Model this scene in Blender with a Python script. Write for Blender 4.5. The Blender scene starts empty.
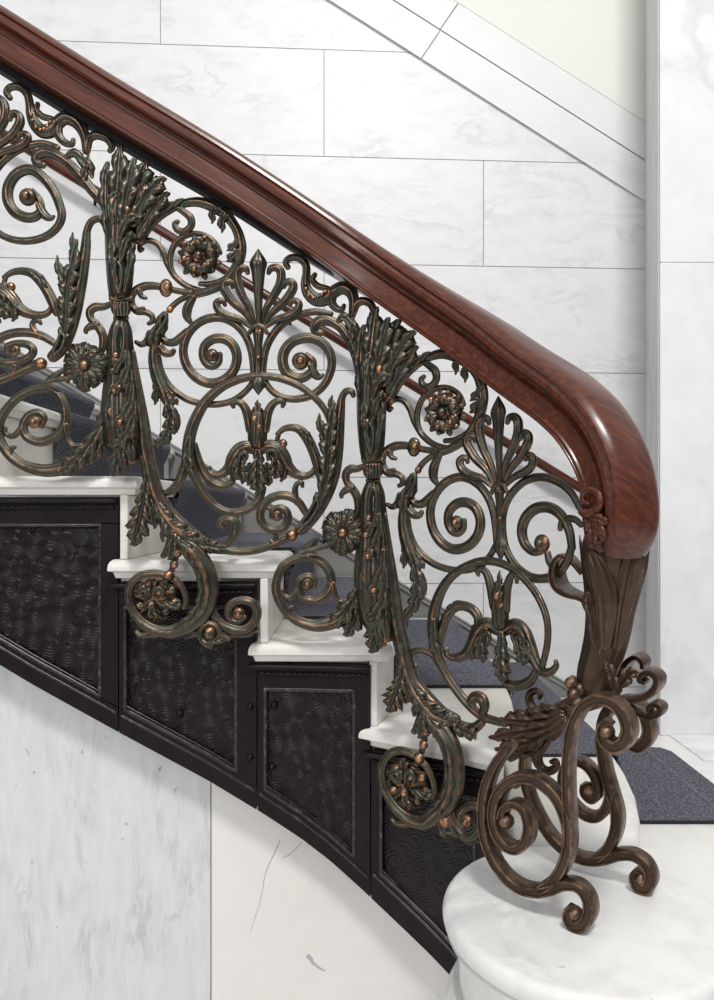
import bpy, bmesh, math, random
import numpy as np
from mathutils import Vector, Matrix
random.seed(7); rng = np.random.default_rng(7)
SC = bpy.context.scene; COL = SC.collection
F = 720.0; CX = 357.0; HY = 508.0; EYE = 0.785

def ray(px, py, Y):
    """point of the place seen at photo position (px,py) standing Y metres away"""
    return np.array([(px - CX) * Y / F, Y, EYE + (HY - py) * Y / F])

# ------------------------------------------------------------------ plan curves
NOSE = np.array([(-3, 1.457), (-.6, 1.457), (-.25, 1.457), (-.08, 1.457), (.012, 1.450), (.101, 1.405), (.176, 1.358),
                 (.247, 1.298), (.31, 1.218), (.36, 1.135), (.40, 1.06), (.44, .98), (.47, .90)])
def catmull(P, n):
    P = np.asarray(P, float); out = []
    Q = np.vstack([2 * P[0] - P[1], P, 2 * P[-1] - P[-2]])
    for i in range(1, len(Q) - 2):
        p0, p1, p2, p3 = Q[i - 1:i + 3]
        for k in range(n):
            t = k / n
            out.append(.5 * (2 * p1 + (p2 - p0) * t + (2 * p0 - 5 * p1 + 4 * p2 - p3) * t * t + (3 * p1 - p0 - 3 * p2 + p3) * t ** 3))
    out.append(P[-1]); return np.array(out)
NC = catmull(NOSE, 14)
def smooth(A, k):
    w = np.hanning(2 * k + 3)[1:-1]; w /= w.sum(); pad = np.vstack([A[:1] + (A[:1] - A[1:2]) * np.arange(k, 0, -1)[:, None], A, A[-1:] + (A[-1:] - A[-2:-1]) * np.arange(1, k + 1)[:, None]])
    return np.stack([np.convolve(pad[:, i], w, 'valid') for i in range(A.shape[1])], 1)
_l = np.concatenate([[0], np.cumsum(np.linalg.norm(np.diff(NC, axis=0), axis=1))]); _u = np.linspace(0, _l[-1], 420)
NC = smooth(np.stack([np.interp(_u, _l, NC[:, 0]), np.interp(_u, _l, NC[:, 1])], 1), 14)
def curve_normals(C):
    T = np.gradient(C, axis=0); T /= np.linalg.norm(T, axis=1)[:, None]
    return T, np.stack([T[:, 1], -T[:, 0]], 1)          # normal towards the viewer's side
NT, NN = curve_normals(NC)
def offset_curve(d): return NC + NN * d
BC = offset_curve(.024)                                   # the balustrade stands just in front of the nosings
BPX = CX + F * BC[:, 0] / BC[:, 1]
def plan_at(px):
    Y = np.interp(px, BPX, BC[:, 1]); nx = np.interp(px, BPX, NN[:, 0]); ny = np.interp(px, BPX, NN[:, 1])
    n = np.array([nx, ny, 0]); return Y, n / np.linalg.norm(n)
def P(px, py, off=0.0):
    Y, n = plan_at(px); p = ray(px, py, Y)
    d = np.array([(px - CX) / F, 1.0, (HY - py) / F]); t = off / (d @ n)
    return p + d * t, n, (Y + t) / F

# ------------------------------------------------------------------ object helpers
def link(name, verts, faces, mat, parent=None, smooth=True):
    me = bpy.data.meshes.new(name); me.from_pydata([tuple(map(float, v)) for v in verts], [], [tuple(f) for f in faces]); me.update()
    bm = bmesh.new(); bm.from_mesh(me); bmesh.ops.recalc_face_normals(bm, faces=bm.faces); bm.to_mesh(me); bm.free()
    if smooth:
        for p in me.polygons: p.use_smooth = True
    me.materials.append(mat)
    o = bpy.data.objects.new(name, me); COL.objects.link(o)
    if parent is not None: o.parent = parent; o.matrix_parent_inverse = Matrix.Identity(4); 
    if parent is not None and parent.type == 'EMPTY' : me.transform(Matrix.Translation(-parent.location))
    elif parent is not None and parent.get('base') is not None: me.transform(Matrix.Translation(-Vector(parent['base'])))
    return o
def thing(name, label, cat, loc, group=None):
    o = bpy.data.objects.new(name, None); o.location = loc; o.empty_display_size = .05
    COL.objects.link(o); o['label'] = label; o['category'] = cat
    if group: o['group'] = group
    return o
def tag(o, label, cat, group=None):
    o['label'] = label; o['category'] = cat
    if group: o['group'] = group
    return o
def root_loc(o):
    while o.parent is not None: o = o.parent
    return np.array(o.location)
class MB:
    def __init__(s): s.v = []; s.f = []
    def add(s, v, f):
        b = len(s.v); s.v += [tuple(x) for x in v]; s.f += [tuple(i + b for i in q) for q in f]; return s
    def build(s, name, mat, parent=None, smooth=True, bevel=0, angle=None):
        v = np.array(s.v, float)
        if parent is not None: v = v - root_loc(parent)
        me = bpy.data.meshes.new(name); me.from_pydata(v.tolist(), [], s.f); me.update()
        bm = bmesh.new(); bm.from_mesh(me); bmesh.ops.recalc_face_normals(bm, faces=bm.faces); bm.to_mesh(me); bm.free()
        if smooth:
            for p in me.polygons: p.use_smooth = True
        me.materials.append(mat)
        o = bpy.data.objects.new(name, me); COL.objects.link(o)
        if parent is not None: o.parent = parent
        if bevel:
            m = o.modifiers.new('bevel', 'BEVEL'); m.width = bevel; m.segments = 3; m.limit_method = 'ANGLE'; m.angle_limit = math.radians(35)
        if angle:
            me.set_sharp_from_angle(angle=math.radians(angle))
        return o
def prism(mb, poly, z0, z1):
    n = len(poly); v = [(x, y, z0) for x, y in poly] + [(x, y, z1) for x, y in poly]
    f = [tuple(range(n)), tuple(range(n, 2 * n))] + [(i, (i + 1) % n, n + (i + 1) % n, n + i) for i in range(n)]
    mb.add(v, f)
def box(mb, x0, x1, y0, y1, z0, z1): prism(mb, [(x0, y0), (x1, y0), (x1, y1), (x0, y1)], z0, z1)

# ------------------------------------------------------------------ ornament builders
REED = []
for k in range(24):
    a = 2 * math.pi * k / 24
    REED.append((math.cos(a), math.sin(a)))
def profile(style):
    out = []
    for c, s in REED:
        r = 1.0
        th = math.degrees(math.atan2(s, c)) - 90
        if style == 'reed': r = 1 - .30 * (math.exp(-((th - 32) / 14) ** 2) + math.exp(-((th + 32) / 14) ** 2)) + .04 * math.exp(-(th / 14) ** 2)
        out.append((c * r, s * r))
    return out
PROF = {k: profile(k) for k in ('reed', 'round')}
def densify(pts, n):
    return catmull(np.array(pts, float), n)
def frame_path(C, B):
    T = np.gradient(C, axis=0); T /= np.linalg.norm(T, axis=1)[:, None] + 1e-9
    N = np.cross(T, B); N /= np.linalg.norm(N, axis=1)[:, None] + 1e-9
    return T, N
def sweep3(mb, C, B, R, depth=.8, style='reed'):
    """swept bar through 3D centres C with depth axis B and radii R, rounded at its ends"""
    T, N = frame_path(C, B)
    # hemispherical ends
    C = np.vstack([C[0] - T[0] * R[0] * .8, C[0] - T[0] * R[0] * .55, C, C[-1] + T[-1] * R[-1] * .55, C[-1] + T[-1] * R[-1] * .8])
    N = np.vstack([N[:1], N[:1], N, N[-1:], N[-1:]]); B = np.vstack([B[:1], B[:1], B, B[-1:], B[-1:]])
    R = np.concatenate([[R[0] * .35], [R[0] * .8], R, [R[-1] * .8], [R[-1] * .35]])
    pr = PROF[style]; m = len(pr); v = []
    for c, n, b, r in zip(C, N, B, R):
        for a, d in pr: v.append(c + n * a * r + b * d * r * depth)
    f = []
    k = len(C)
    for i in range(k - 1):
        for j in range(m): f.append((i * m + j, i * m + (j + 1) % m, (i + 1) * m + (j + 1) % m, (i + 1) * m + j))
    f.append(tuple(range(m))[::-1]); f.append(tuple(range((k - 1) * m, k * m)))
    mb.add(v, f)
def ellipsoid(mb, c, n, r, flat=.8, seg=14, rings=9, sx=1, sz=1):
    u = np.cross([0, 0, 1.], n); u /= np.linalg.norm(u); w = np.cross(n, u)
    v = []; f = []
    for i in range(rings + 1):
        t = math.pi * i / rings
        for j in range(seg):
            a = 2 * math.pi * j / seg
            v.append(c + n * math.cos(t) * r * flat + (u * math.cos(a) * sx + w * math.sin(a) * sz) * r * math.sin(t))
    for i in range(rings):
        for j in range(seg): f.append((i * seg + j, i * seg + (j + 1) % seg, (i + 1) * seg + (j + 1) % seg, (i + 1) * seg + j))
    mb.add(v, f)
def leaf3(mb, C, B, H, lobes=4, relief=.55, cut=.4, flute=.10, sweep=.35, cols=9, thick=.25, curl=0.0):
    """acanthus leaf: spine C, facing axis B, half widths H; lobed outline, fluted relief, closed back"""
    T, N = frame_path(C, B); n = len(C); W = max(H); vf = []; vb = []
    L = np.concatenate([[0], np.cumsum(np.linalg.norm(np.diff(C, axis=0), axis=1))]); u = L / L[-1]
    for i in range(n):
        for j in range(-cols, cols + 1):
            s = j / cols; a = abs(s)
            h = H[i]
            if lobes:
                ph = (u[i] * lobes + (.35 if s > 0 else 0)) % 1.0
                lob = 1 - cut * (1 - min(1, 1.25 * math.sin(math.pi * min(1, ph * .92 + .06)) ** .75)) + .10 * cut * math.cos(6 * math.pi * ph)
            else: lob = 1.0
            h2 = h * (1 - (1 - lob) * a)
            g = math.cos(2 * math.pi * (u[i] * max(lobes, 1) - a * .7)) if lobes else 0
            z = relief * h * (1 - a ** 2.2) - .14 * h * math.exp(-(s / .14) ** 2) + flute * .75 * h * g * a * (1.25 - a) * 2.0 + (.055 * h * math.cos(2 * math.pi * 2.6 * (a + .35 * ((u[i] * max(lobes, 1)) % 1.0))) * min(1, 3 * a) if flute > 0 else 0)
            z += curl * h * a * a
            c = C[i] + N[i] * s * h2 + T[i] * a * a * sweep * h
            vf.append(c + B[i] * max(z, -.1 * h)); vb.append(c - B[i] * thick * h * (1 - a ** 2) - B[i] * .0006)
    m = 2 * cols + 1; f = []; o = len(vf)
    for i in range(n - 1):
        for j in range(m - 1):
            f.append((i * m + j, i * m + j + 1, (i + 1) * m + j + 1, (i + 1) * m + j))
            f.append((o + i * m + j, o + (i + 1) * m + j, o + (i + 1) * m + j + 1, o + i * m + j + 1))
        f.append((i * m, (i + 1) * m, o + (i + 1) * m, o + i * m)); f.append((i * m + m - 1, o + i * m + m - 1, o + (i + 1) * m + m - 1, (i + 1) * m + m - 1))
    for j in range(m - 1):
        f.append((j, o + j, o + j + 1, j + 1)); k = (n - 1) * m
        f.append((k + j, k + j + 1, o + k + j + 1, o + k + j))
    mb.add(vf + vb, f)

def acanthus3(mb, C, B, H, lobes=4, relief=.55, cut=.5, flute=.2, sweep=.6, thick=.3, **kw):
    """acanthus leaf: one fluted sheet whose edges break into rounded, forward-sweeping lobes, each lobe a convex rib with its own notched tip"""
    C = np.asarray(C, float); H = np.asarray(H, float); B = np.asarray(B, float); n0 = len(C)
    n = max(n0, 13 * lobes + 6); k0 = np.linspace(0, 1, n0); k1 = np.linspace(0, 1, n)
    C = np.stack([np.interp(k1, k0, C[:, i]) for i in range(3)], 1); B = np.stack([np.interp(k1, k0, B[:, i]) for i in range(3)], 1); H = np.interp(k1, k0, H)
    T, N = frame_path(C, B); cols = 9; vf = []; vb = []; hm = H.max()
    for i in range(n):
        u = k1[i]; h = max(H[i], .12 * hm)
        for j in range(-cols, cols + 1):
            s = j / cols; a = abs(s); ph = (u * lobes + (.30 if s > 0 else .0)) % 1.0
            w = max(0, math.sin(math.pi * ph)); lob = w ** .55
            notch = 1 - .16 * max(0, math.cos(6 * math.pi * (ph - .5))) * (a ** 4) * 0 - .10 * (1 + math.cos(6 * math.pi * ph)) * .5 * a ** 4
            ww = (1 - .62 * a ** 1.3 * (1 - lob)) * notch
            endf = 1 - .0 * u
            fwd = sweep * 1.25 * a ** 1.4 * (1 - .75 * max(0, u - .75) / .25)
            zz = relief * .62 * (1 - a ** 2.4) + .34 * (w ** .7) * a * (1.12 - a) * 2.0 - .20 * math.exp(-(s / .10) ** 2) - .10 * (1 - lob) * a
            zz += .05 * math.cos(2 * math.pi * 3 * ph) * min(1, 2 * a) * (1 - a ** 3)
            c = C[i] + N[i] * s * h * ww + T[i] * fwd * h * ww
            vf.append(c + B[i] * h * zz); vb.append(c + B[i] * (h * min(zz, 0) - thick * h * (1 - a ** 2) * .8 - .0007))
    m = 2 * cols + 1; f = []; o = len(vf)
    for i in range(n - 1):
        for j in range(m - 1):
            f.append((i * m + j, i * m + j + 1, (i + 1) * m + j + 1, (i + 1) * m + j)); f.append((o + i * m + j, o + (i + 1) * m + j, o + (i + 1) * m + j + 1, o + i * m + j + 1))
        f.append((i * m, (i + 1) * m, o + (i + 1) * m, o + i * m)); f.append((i * m + m - 1, o + i * m + m - 1, o + (i + 1) * m + m - 1, (i + 1) * m + m - 1))
    for j in range(m - 1):
        f.append((j, o + j, o + j + 1, j + 1)); k = (n - 1) * m; f.append((k + j, k + j + 1, o + k + j + 1, o + k + j))
    mb.add(vf + vb, f)

# ------------------------------------------------------------------ mapping of the ornament drawing onto the railing's own curved surface
class Warp:
    def __init__(s, src=None, dst=None, scale=1.0):
        s.k = scale; s.src = None
        if src is None: return
        s.src = np.array(src, float); d = np.array(dst, float) - s.src; n = len(s.src)
        K = s.U(np.linalg.norm(s.src[:, None] - s.src[None], axis=2)) + np.eye(n) * 6.0
        Pm = np.hstack([np.ones((n, 1)), s.src]); A = np.zeros((n + 3, n + 3)); A[:n, :n] = K; A[:n, n:] = Pm; A[n:, :n] = Pm.T
        s.c = np.linalg.solve(A, np.vstack([d, np.zeros((3, 2))]))
    @staticmethod
    def U(r): return np.where(r > 1e-6, r * r * np.log(np.maximum(r, 1e-6)), 0.0)
    def __call__(s, p):
        p = np.asarray(p, float)
        if s.src is None: return p
        k = s.U(np.linalg.norm(p[:, None] - s.src[None], axis=2))
        return p + k @ s.c[:-3] + np.hstack([np.ones((len(p), 1)), p]) @ s.c[-3:]
def to3(q, w, off, n=10):
    """photo drawing (x, y, r) -> centres, facing axes and radii in metres"""
    D = densify(q, n); xy = w(D[:, :2]); R = np.maximum(D[:, 2], .6) * w.k; C = []; B = []; RR = []
    for (x, y), r in zip(xy, R):
        p, nn, sc = P(x, y, off); C.append(p); B.append(nn); RR.append(r * sc)
    return np.array(C), np.array(B), np.array(RR)
def E(kind, name, pts, off=0., **k): return dict(kind=kind, name=name, pts=pts, off=off, k=k)
def rr(xy, r):
    """attach radii (number, or list resampled) to points"""
    n = len(xy)
    if not isinstance(r, (list, tuple)): r = [r] * n
    R = np.interp(np.linspace(0, 1, n), np.linspace(0, 1, len(r)), r)
    return [(x, y, q) for (x, y), q in zip(xy, R)]
def bar(name, xy, r, off=0., **k): return E('bar', name, rr(xy, r), off, **k)
def leaf(name, xy, h, off=0., **k): return E('leaf', name, rr(xy, h), off, **k)
def ball(name, x, y, r, off=0., **k): return E('ball', name, [(x, y, r)], off, **k)
def flower(name, x, y, r, off=0., **k): return E('flower', name, [(x, y, r)], off, **k)
def grp(name, base, kids): return dict(kind='group', name=name, base=base, kids=kids)

def emit(mb, e, w):
    if e['kind'] == 'bar':
        C, B, R = to3(e['pts'], w, e['off']); sweep3(mb, C, B, R * (e['f'] if 'f' in e else (1.0 if e['k'].get('style') == 'round' else (1.22 if e['name'] == 'petal' else 1.10 if e['name'] == 'v' else 1.06))), **e['k'])
    elif e['kind'] == 'leaf':
        k = dict(e['k']); lob = k.get('lobes', 4); n = max(8, int(12 * lob / max(1, len(e['pts']) - 1)) + 2)
        C, B, R = to3(e['pts'], w, e['off'], n); (acanthus3 if lob else leaf3)(mb, C, B, R, **k)
    elif e['kind'] == 'ball':
        x, y, r = e['pts'][0]; (x, y), = w([(x, y)]); p, n, sc = P(x, y, e['off'])
        if e['name'] == 'eye': ellipsoid(mb, p, n, r * w.k * sc, .55); ellipsoid(mb, p + n * r * w.k * sc * .45, n, r * w.k * sc * .5, .9)
        else: ellipsoid(mb, p, n, r * w.k * sc, **e['k'])
def make(e, w, mat, parent):
    if e['kind'] == 'group':
        mb = MB()
        for b in e['base']: emit(mb, b, w)
        o = mb.build(e['name'], mat, parent)
        for kid in e['kids']: make(kid, w, mat, o)
        return o
    if e['kind'] == 'flower':
        x, y, r = e['pts'][0]; (x, y), = w([(x, y)]); r *= w.k; off = e['off']; kind = e['k'].get('style', 'rose')
        p, n, sc = P(x, y, off); R = r * sc
        u = np.cross([0, 0, 1.], n); u /= np.linalg.norm(u); v = np.cross(n, u)
        mb = MB(); ellipsoid(mb, p + n * R * .28, n, R * .22, .9)
        ellipsoid(mb, p, n, R * .5, .35)
        o = mb.build(e['name'], mat, parent)
        k = 6 if kind == 'rose' else 13
        for i in range(k):
            a = 2 * math.pi * i / k + .26; d = u * math.cos(a) + v * math.sin(a); mb = MB()
            if kind == 'rose':
                C = np.array([p + d * R * t + n * R * z for t, z in zip(np.linspace(.22, .92, 9), (.12, .2, .27, .3, .3, .27, .2, .1, -.02))])
                leaf3(mb, C, np.repeat(n[None], 9, 0), np.array([.10, .17, .25, .33, .38, .38, .34, .26, .12]) * R, lobes=0, relief=.30, sweep=.1, thick=.3)
                ellipsoid(mb, p + d * R * .66 + n * R * .36, n, R * .125, .9, 10, 6)
                ellipsoid(mb, p + d * R * .90 + n * R * .12, n, R * .12, .9, 10, 6)
            else:
                ln = .88 + .24 * random.random()
                C = np.array([p + d * R * t * ln + n * R * z for t, z in zip(np.linspace(.15, 1, 13), np.linspace(.22, 0, 13) + .1 * np.sin(np.linspace(0, 3.1, 13)))])
                acanthus3(mb, C, np.repeat(n[None], 13, 0), np.array([.08, .12, .16, .2, .24, .28, .3, .31, .31, .29, .25, .2, .1]) * R, lobes=2, relief=.5, sweep=.5)
            mb.build('petal', mat, o)
        if kind == 'rose':
            for i in range(6):
                a = 2 * math.pi * (i + .5) / 6 + .26; d = u * math.cos(a) + v * math.sin(a); mb = MB()
                C = np.array([p + d * R * t - n * R * .02 for t in np.linspace(.5, 1.08, 9)])
                leaf3(mb, C, np.repeat(n[None], 9, 0), np.array([.1, .13, .16, .18, .18, .16, .13, .08, .03]) * R, lobes=2, relief=.5)
                mb.build('sepal', mat, o)
        return o
    mb = MB(); emit(mb, e, w); return mb.build(e['name'], mat, parent)

# ================================================================== MATERIALS
def nodes(name):
    m = bpy.data.materials.new(name); m.use_nodes = True; nt = m.node_tree; b = nt.nodes['Principled BSDF']; return m, nt, b
def nd(nt, t, **kw):
    n = nt.nodes.new(t)
    for k, v in kw.items():
        if k in n.inputs: n.inputs[k].default_value = v
        else: setattr(n, k, v)
    return n
def ramp(nt, fac, stops):
    r = nt.nodes.new('ShaderNodeValToRGB'); el = r.color_ramp.elements
    while len(el) < len(stops): el.new(.5)
    for e, (p, c) in zip(el, stops): e.position = p; e.color = (*c, 1) if len(c) == 3 else c
    nt.links.new(fac, r.inputs[0]); return r.outputs[0]
def mixc(nt, fac, a, b):
    m = nt.nodes.new('ShaderNodeMix'); m.data_type = 'RGBA'
    for s, i in ((fac, 0), (a, 6), (b, 7)):
        if isinstance(s, (int, float)): m.inputs[i].default_value = s
        elif isinstance(s, tuple): m.inputs[i].default_value = (*s, 1)
        else: nt.links.new(s, m.inputs[i])
    return m.outputs[2]
def coords(nt, scale=(1, 1, 1), rot=(0, 0, 0), island=False):
    tc = nt.nodes.new('ShaderNodeTexCoord'); mp = nd(nt, 'ShaderNodeMapping'); mp.inputs['Scale'].default_value = scale; mp.inputs['Rotation'].default_value = rot
    src = tc.outputs['Object']
    if island:
        g = nt.nodes.new('ShaderNodeNewGeometry'); mul = nd(nt, 'ShaderNodeVectorMath', operation='SCALE'); cmb = nt.nodes.new('ShaderNodeCombineXYZ')
        for i in range(3): nt.links.new(g.outputs['Random Per Island'], cmb.inputs[i])
        nt.links.new(cmb.outputs[0], mul.inputs[0]); mul.inputs['Scale'].default_value = 17.0
        ad = nd(nt, 'ShaderNodeVectorMath', operation='ADD'); nt.links.new(src, ad.inputs[0]); nt.links.new(mul.outputs[0], ad.inputs[1]); src = ad.outputs[0]
    nt.links.new(src, mp.inputs[0]); return mp.outputs[0]
def noise(nt, vec, scale, detail=6, rough=.55, dist=0.):
    n = nd(nt, 'ShaderNodeTexNoise'); n.inputs['Scale'].default_value = scale; n.inputs['Detail'].default_value = detail; n.inputs['Roughness'].default_value = rough; n.inputs['Distortion'].default_value = dist
    nt.links.new(vec, n.inputs['Vector']); return n.outputs['Fac']
def bump(nt, b, h, strength, dist=.002):
    bp = nd(nt, 'ShaderNodeBump'); bp.inputs['Strength'].default_value = strength; bp.inputs['Distance'].default_value = dist
    nt.links.new(h, bp.inputs['Height']); nt.links.new(bp.outputs[0], b.inputs['Normal'])

def marble(name, base, vein, amount=.5, scale=(1, 1, 1), rot=(0, .5, 0), rough=.35, blotch=None, vs=2.2, island=True, spots=0):
    m, nt, b = nodes(name); v = coords(nt, scale, rot, island)
    n1 = noise(nt, v, vs, 10, .62, .6)
    f1 = ramp(nt, n1, [(.44, (0, 0, 0)), (.495, (1, 1, 1)), (.505, (1, 1, 1)), (.56, (0, 0, 0))])
    n2 = noise(nt, v, vs * .7, 3, .5, .4)
    f2 = ramp(nt, n2, [(.45, (0, 0, 0)), (.7, (1, 1, 1))])
    mm = nd(nt, 'ShaderNodeMath', operation='MULTIPLY'); nt.links.new(f1, mm.inputs[0]); nt.links.new(f2, mm.inputs[1])
    m2 = nd(nt, 'ShaderNodeMath', operation='MULTIPLY'); nt.links.new(mm.outputs[0], m2.inputs[0]); m2.inputs[1].default_value = amount
    c = mixc(nt, m2.outputs[0], base, vein)
    n3 = noise(nt, v, vs * 2.6, 8, .65, .3); f3 = ramp(nt, n3, [(.4, (0, 0, 0)), (.75, (1, 1, 1))])
    m3 = nd(nt, 'ShaderNodeMath', operation='MULTIPLY'); nt.links.new(f3, m3.inputs[0]); m3.inputs[1].default_value = amount * .45
    c = mixc(nt, m3.outputs[0], c, vein)
    if blotch:
        n4 = noise(nt, v, 3.1, 3, .5); f4 = ramp(nt, n4, [(.5, (0, 0, 0)), (.7, (1, 1, 1))])
        m4 = nd(nt, 'ShaderNodeMath', operation='MULTIPLY'); nt.links.new(f4, m4.inputs[0]); m4.inputs[1].default_value = .35
        c = mixc(nt, m4.outputs[0], c, blotch)
    if spots:
        vq = coords(nt, (1, 1, .8)); n5 = noise(nt, vq, 52, 3, .6); f5 = ramp(nt, n5, [(.70, (0, 0, 0)), (.78, (1, 1, 1))])
        m5 = nd(nt, 'ShaderNodeMath', operation='MULTIPLY'); nt.links.new(f5, m5.inputs[0]); m5.inputs[1].default_value = spots
        c = mixc(nt, m5.outputs[0], c, (.16, .16, .17))
    nt.links.new(c, b.inputs['Base Color']); b.inputs['Roughness'].default_value = rough
    return m
M = {}
M['wall'] = marble('white_wall_marble', (.79, .79, .79), (.42, .43, .45), .40, (1, 1, 2.2), (0, .55, 0), .45, None, 4.2)
M['trimm'] = marble('trim_marble', (.80, .80, .795), (.5, .5, .52), .3, (1, 1, 2), (0, .6, 0), .45)
M['pier'] = marble('pier_marble', (.83, .83, .84), (.42, .43, .47), .45, (1, 1, .8), (0, -.3, 0), .45, None, 3.0, True, .2)
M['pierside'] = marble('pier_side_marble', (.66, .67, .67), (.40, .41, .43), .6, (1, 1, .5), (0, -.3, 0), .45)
M['tread'] = marble('tread_marble', (.76, .74, .70), (.40, .39, .38), .55, (1, 1, 1), (.2, .4, .3), .35, (.66, .58, .46), 5)
M['ped'] = marble('pedestal_marble', (.76, .755, .74), (.28, .29, .30), .6, (1, 1, 1), (.2, .4, .3), .35, (.72, .69, .62), 6, False, .55)
M['floor'] = marble('floor_marble', (.80, .79, .77), (.6, .58, .54), .35, (1, 1, 1), (0, 0, .6), .35, None, 3)
M['skirt'] = marble('grey_skirting_marble', (.25, .25, .24), (.13, .13, .13), .6, (1, 1, 1), (0, .6, 0), .45)
M['low1'] = marble('streaked_grey_marble', (.66, .665, .68), (.27, .29, .33), .55, (3.6, 3.6, .95), (0, .05, 0), .4, (.62, .605, .57), 5.0, False, .7)
M['low2'] = marble('warm_white_marble', (.755, .735, .705), (.5, .48, .46), .28, (1, 1, 1), (0, .2, 0), .4, (.70, .66, .60), 3, False, .25)
m, nt, b = nodes('white_plaster'); b.inputs['Base Color'].default_value = (.80, .80, .745, 1); b.inputs['Roughness'].default_value = .7; M['plaster'] = m
m, nt, b = nodes('dark_joint'); b.inputs['Base Color'].default_value = (.30, .27, .24, 1); b.inputs['Roughness'].default_value = .8; M['joint'] = m
m, nt, b = nodes('crack_brown'); b.inputs['Base Color'].default_value = (.28, .24, .19, 1); b.inputs['Roughness'].default_value = .8; M['crack'] = m
m, nt, b = nodes('grey_stain'); b.inputs['Base Color'].default_value = (.42, .42, .44, 1); b.inputs['Roughness'].default_value = .6; M['stain'] = m

def bronze(name, dark, green, copper, gamt, camt, rough=.42, metal=.75):
    m, nt, b = nodes(name); v = coords(nt)
    n = noise(nt, v, 45, 6, .6); f = ramp(nt, n, [(.42, (0, 0, 0)), (.68, (1, 1, 1))])
    g = nd(nt, 'ShaderNodeMath', operation='MULTIPLY'); nt.links.new(f, g.inputs[0]); g.inputs[1].default_value = gamt
    c = mixc(nt, g.outputs[0], dark, green)
    geo = nt.nodes.new('ShaderNodeNewGeometry'); pf = ramp(nt, geo.outputs['Pointiness'], [(.52, (0, 0, 0)), (.60, (1, 1, 1))])
    n2 = noise(nt, v, 55, 4, .6); nf = ramp(nt, n2, [(.42, (0, 0, 0)), (.62, (1, 1, 1))])
    k = nd(nt, 'ShaderNodeMath', operation='MULTIPLY'); nt.links.new(pf, k.inputs[0]); nt.links.new(nf, k.inputs[1])
    k2 = nd(nt, 'ShaderNodeMath', operation='MULTIPLY'); nt.links.new(k.outputs[0], k2.inputs[0]); k2.inputs[1].default_value = camt
    c = mixc(nt, k2.outputs[0], c, copper); nt.links.new(c, b.inputs['Base Color'])
    b.inputs['Metallic'].default_value = metal
    r = ramp(nt, n, [(.3, (rough - .1,) * 3), (.7, (rough + .16,) * 3)]); nt.links.new(r, b.inputs['Roughness'])
    n3 = noise(nt, v, 160, 4, .6); bump(nt, b, n3, .35, .0012)
    return m
M['bronze'] = bronze('patinated_bronze', (.066, .056, .044), (.060, .082, .064), (.60, .29, .15), .7, .9, .34, .85)
M['newel'] = bronze('brown_bronze', (.080, .050, .034), (.048, .035, .028), (.46, .29, .18), .6, .6, .36, .75)

m, nt, b = nodes('mahogany'); v0 = coords(nt, (1, 1, 1), (0, -.546, 0)); mp_ = nd(nt, 'ShaderNodeMapping'); mp_.inputs['Scale'].default_value = (3, 45, 45); nt.links.new(v0, mp_.inputs[0]); v = mp_.outputs[0]
n = noise(nt, v, 3, 8, .6, .8); c = ramp(nt, n, [(.25, (.026, .0055, .0035)), (.5, (.076, .0185, .0085)), (.8, (.16, .046, .018))])
nt.links.new(c, b.inputs['Base Color']); b.inputs['Roughness'].default_value = .30; b.inputs['Coat Weight'].default_value = .12; b.inputs['Specular IOR Level'].default_value = .35; b.inputs['Coat Roughness'].default_value = .12
v2 = coords(nt); n2 = noise(nt, v2, 60, 3, .6); bump(nt, b, n2, .06, .002); M['wood'] = m
m, nt, b = nodes('black_iron_bar'); b.inputs['Base Color'].default_value = (.005, .0042, .004, 1); b.inputs['Roughness'].default_value = .55; b.inputs['Specular IOR Level'].default_value = .12; M['black'] = m

# dark painted cast iron; the panels carry the swirled comb pattern
m, nt, b = nodes('dark_painted_iron'); v = coords(nt)
n = noise(nt, v, 30, 5, .6); c = ramp(nt, n, [(.3, (.0045, .002, .003)), (.7, (.011, .005, .0065))]); nt.links.new(c, b.inputs['Base Color'])
n2 = noise(nt, v, 9, 4, .6); r = ramp(nt, n2, [(.3, (.28,) * 3), (.7, (.5,) * 3)]); nt.links.new(r, b.inputs['Roughness'])
n3 = noise(nt, v, 90, 4, .6); bump(nt, b, n3, .25, .0015); b.inputs['Specular IOR Level'].default_value = .2; M['iron'] = m
m, nt, b = nodes('swirl_combed_iron'); v = coords(nt)
n = noise(nt, v, 30, 5, .6); c = ramp(nt, n, [(.3, (.0045, .002, .003)), (.7, (.011, .005, .007))]); nt.links.new(c, b.inputs['Base Color'])
vo = nd(nt, 'ShaderNodeTexVoronoi', voronoi_dimensions='3D', feature='F1'); vo.inputs['Scale'].default_value = 27.0
sq = nd(nt, 'ShaderNodeMapping'); sq.inputs['Scale'].default_value = (1, .02, 1); nt.links.new(v, sq.inputs[0]); nt.links.new(sq.outputs[0], vo.inputs['Vector'])
mu = nd(nt, 'ShaderNodeMath', operation='MULTIPLY'); nt.links.new(vo.outputs['Distance'], mu.inputs[0]); mu.inputs[1].default_value = 46.0
si = nd(nt, 'ShaderNodeMath', operation='SINE'); nt.links.new(mu.outputs[0], si.inputs[0])
b.inputs['Roughness'].default_value = .33; b.inputs['Specular IOR Level'].default_value = .26; bump(nt, b, si.outputs[0], .5, .0011); M['swirl'] = m

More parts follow.
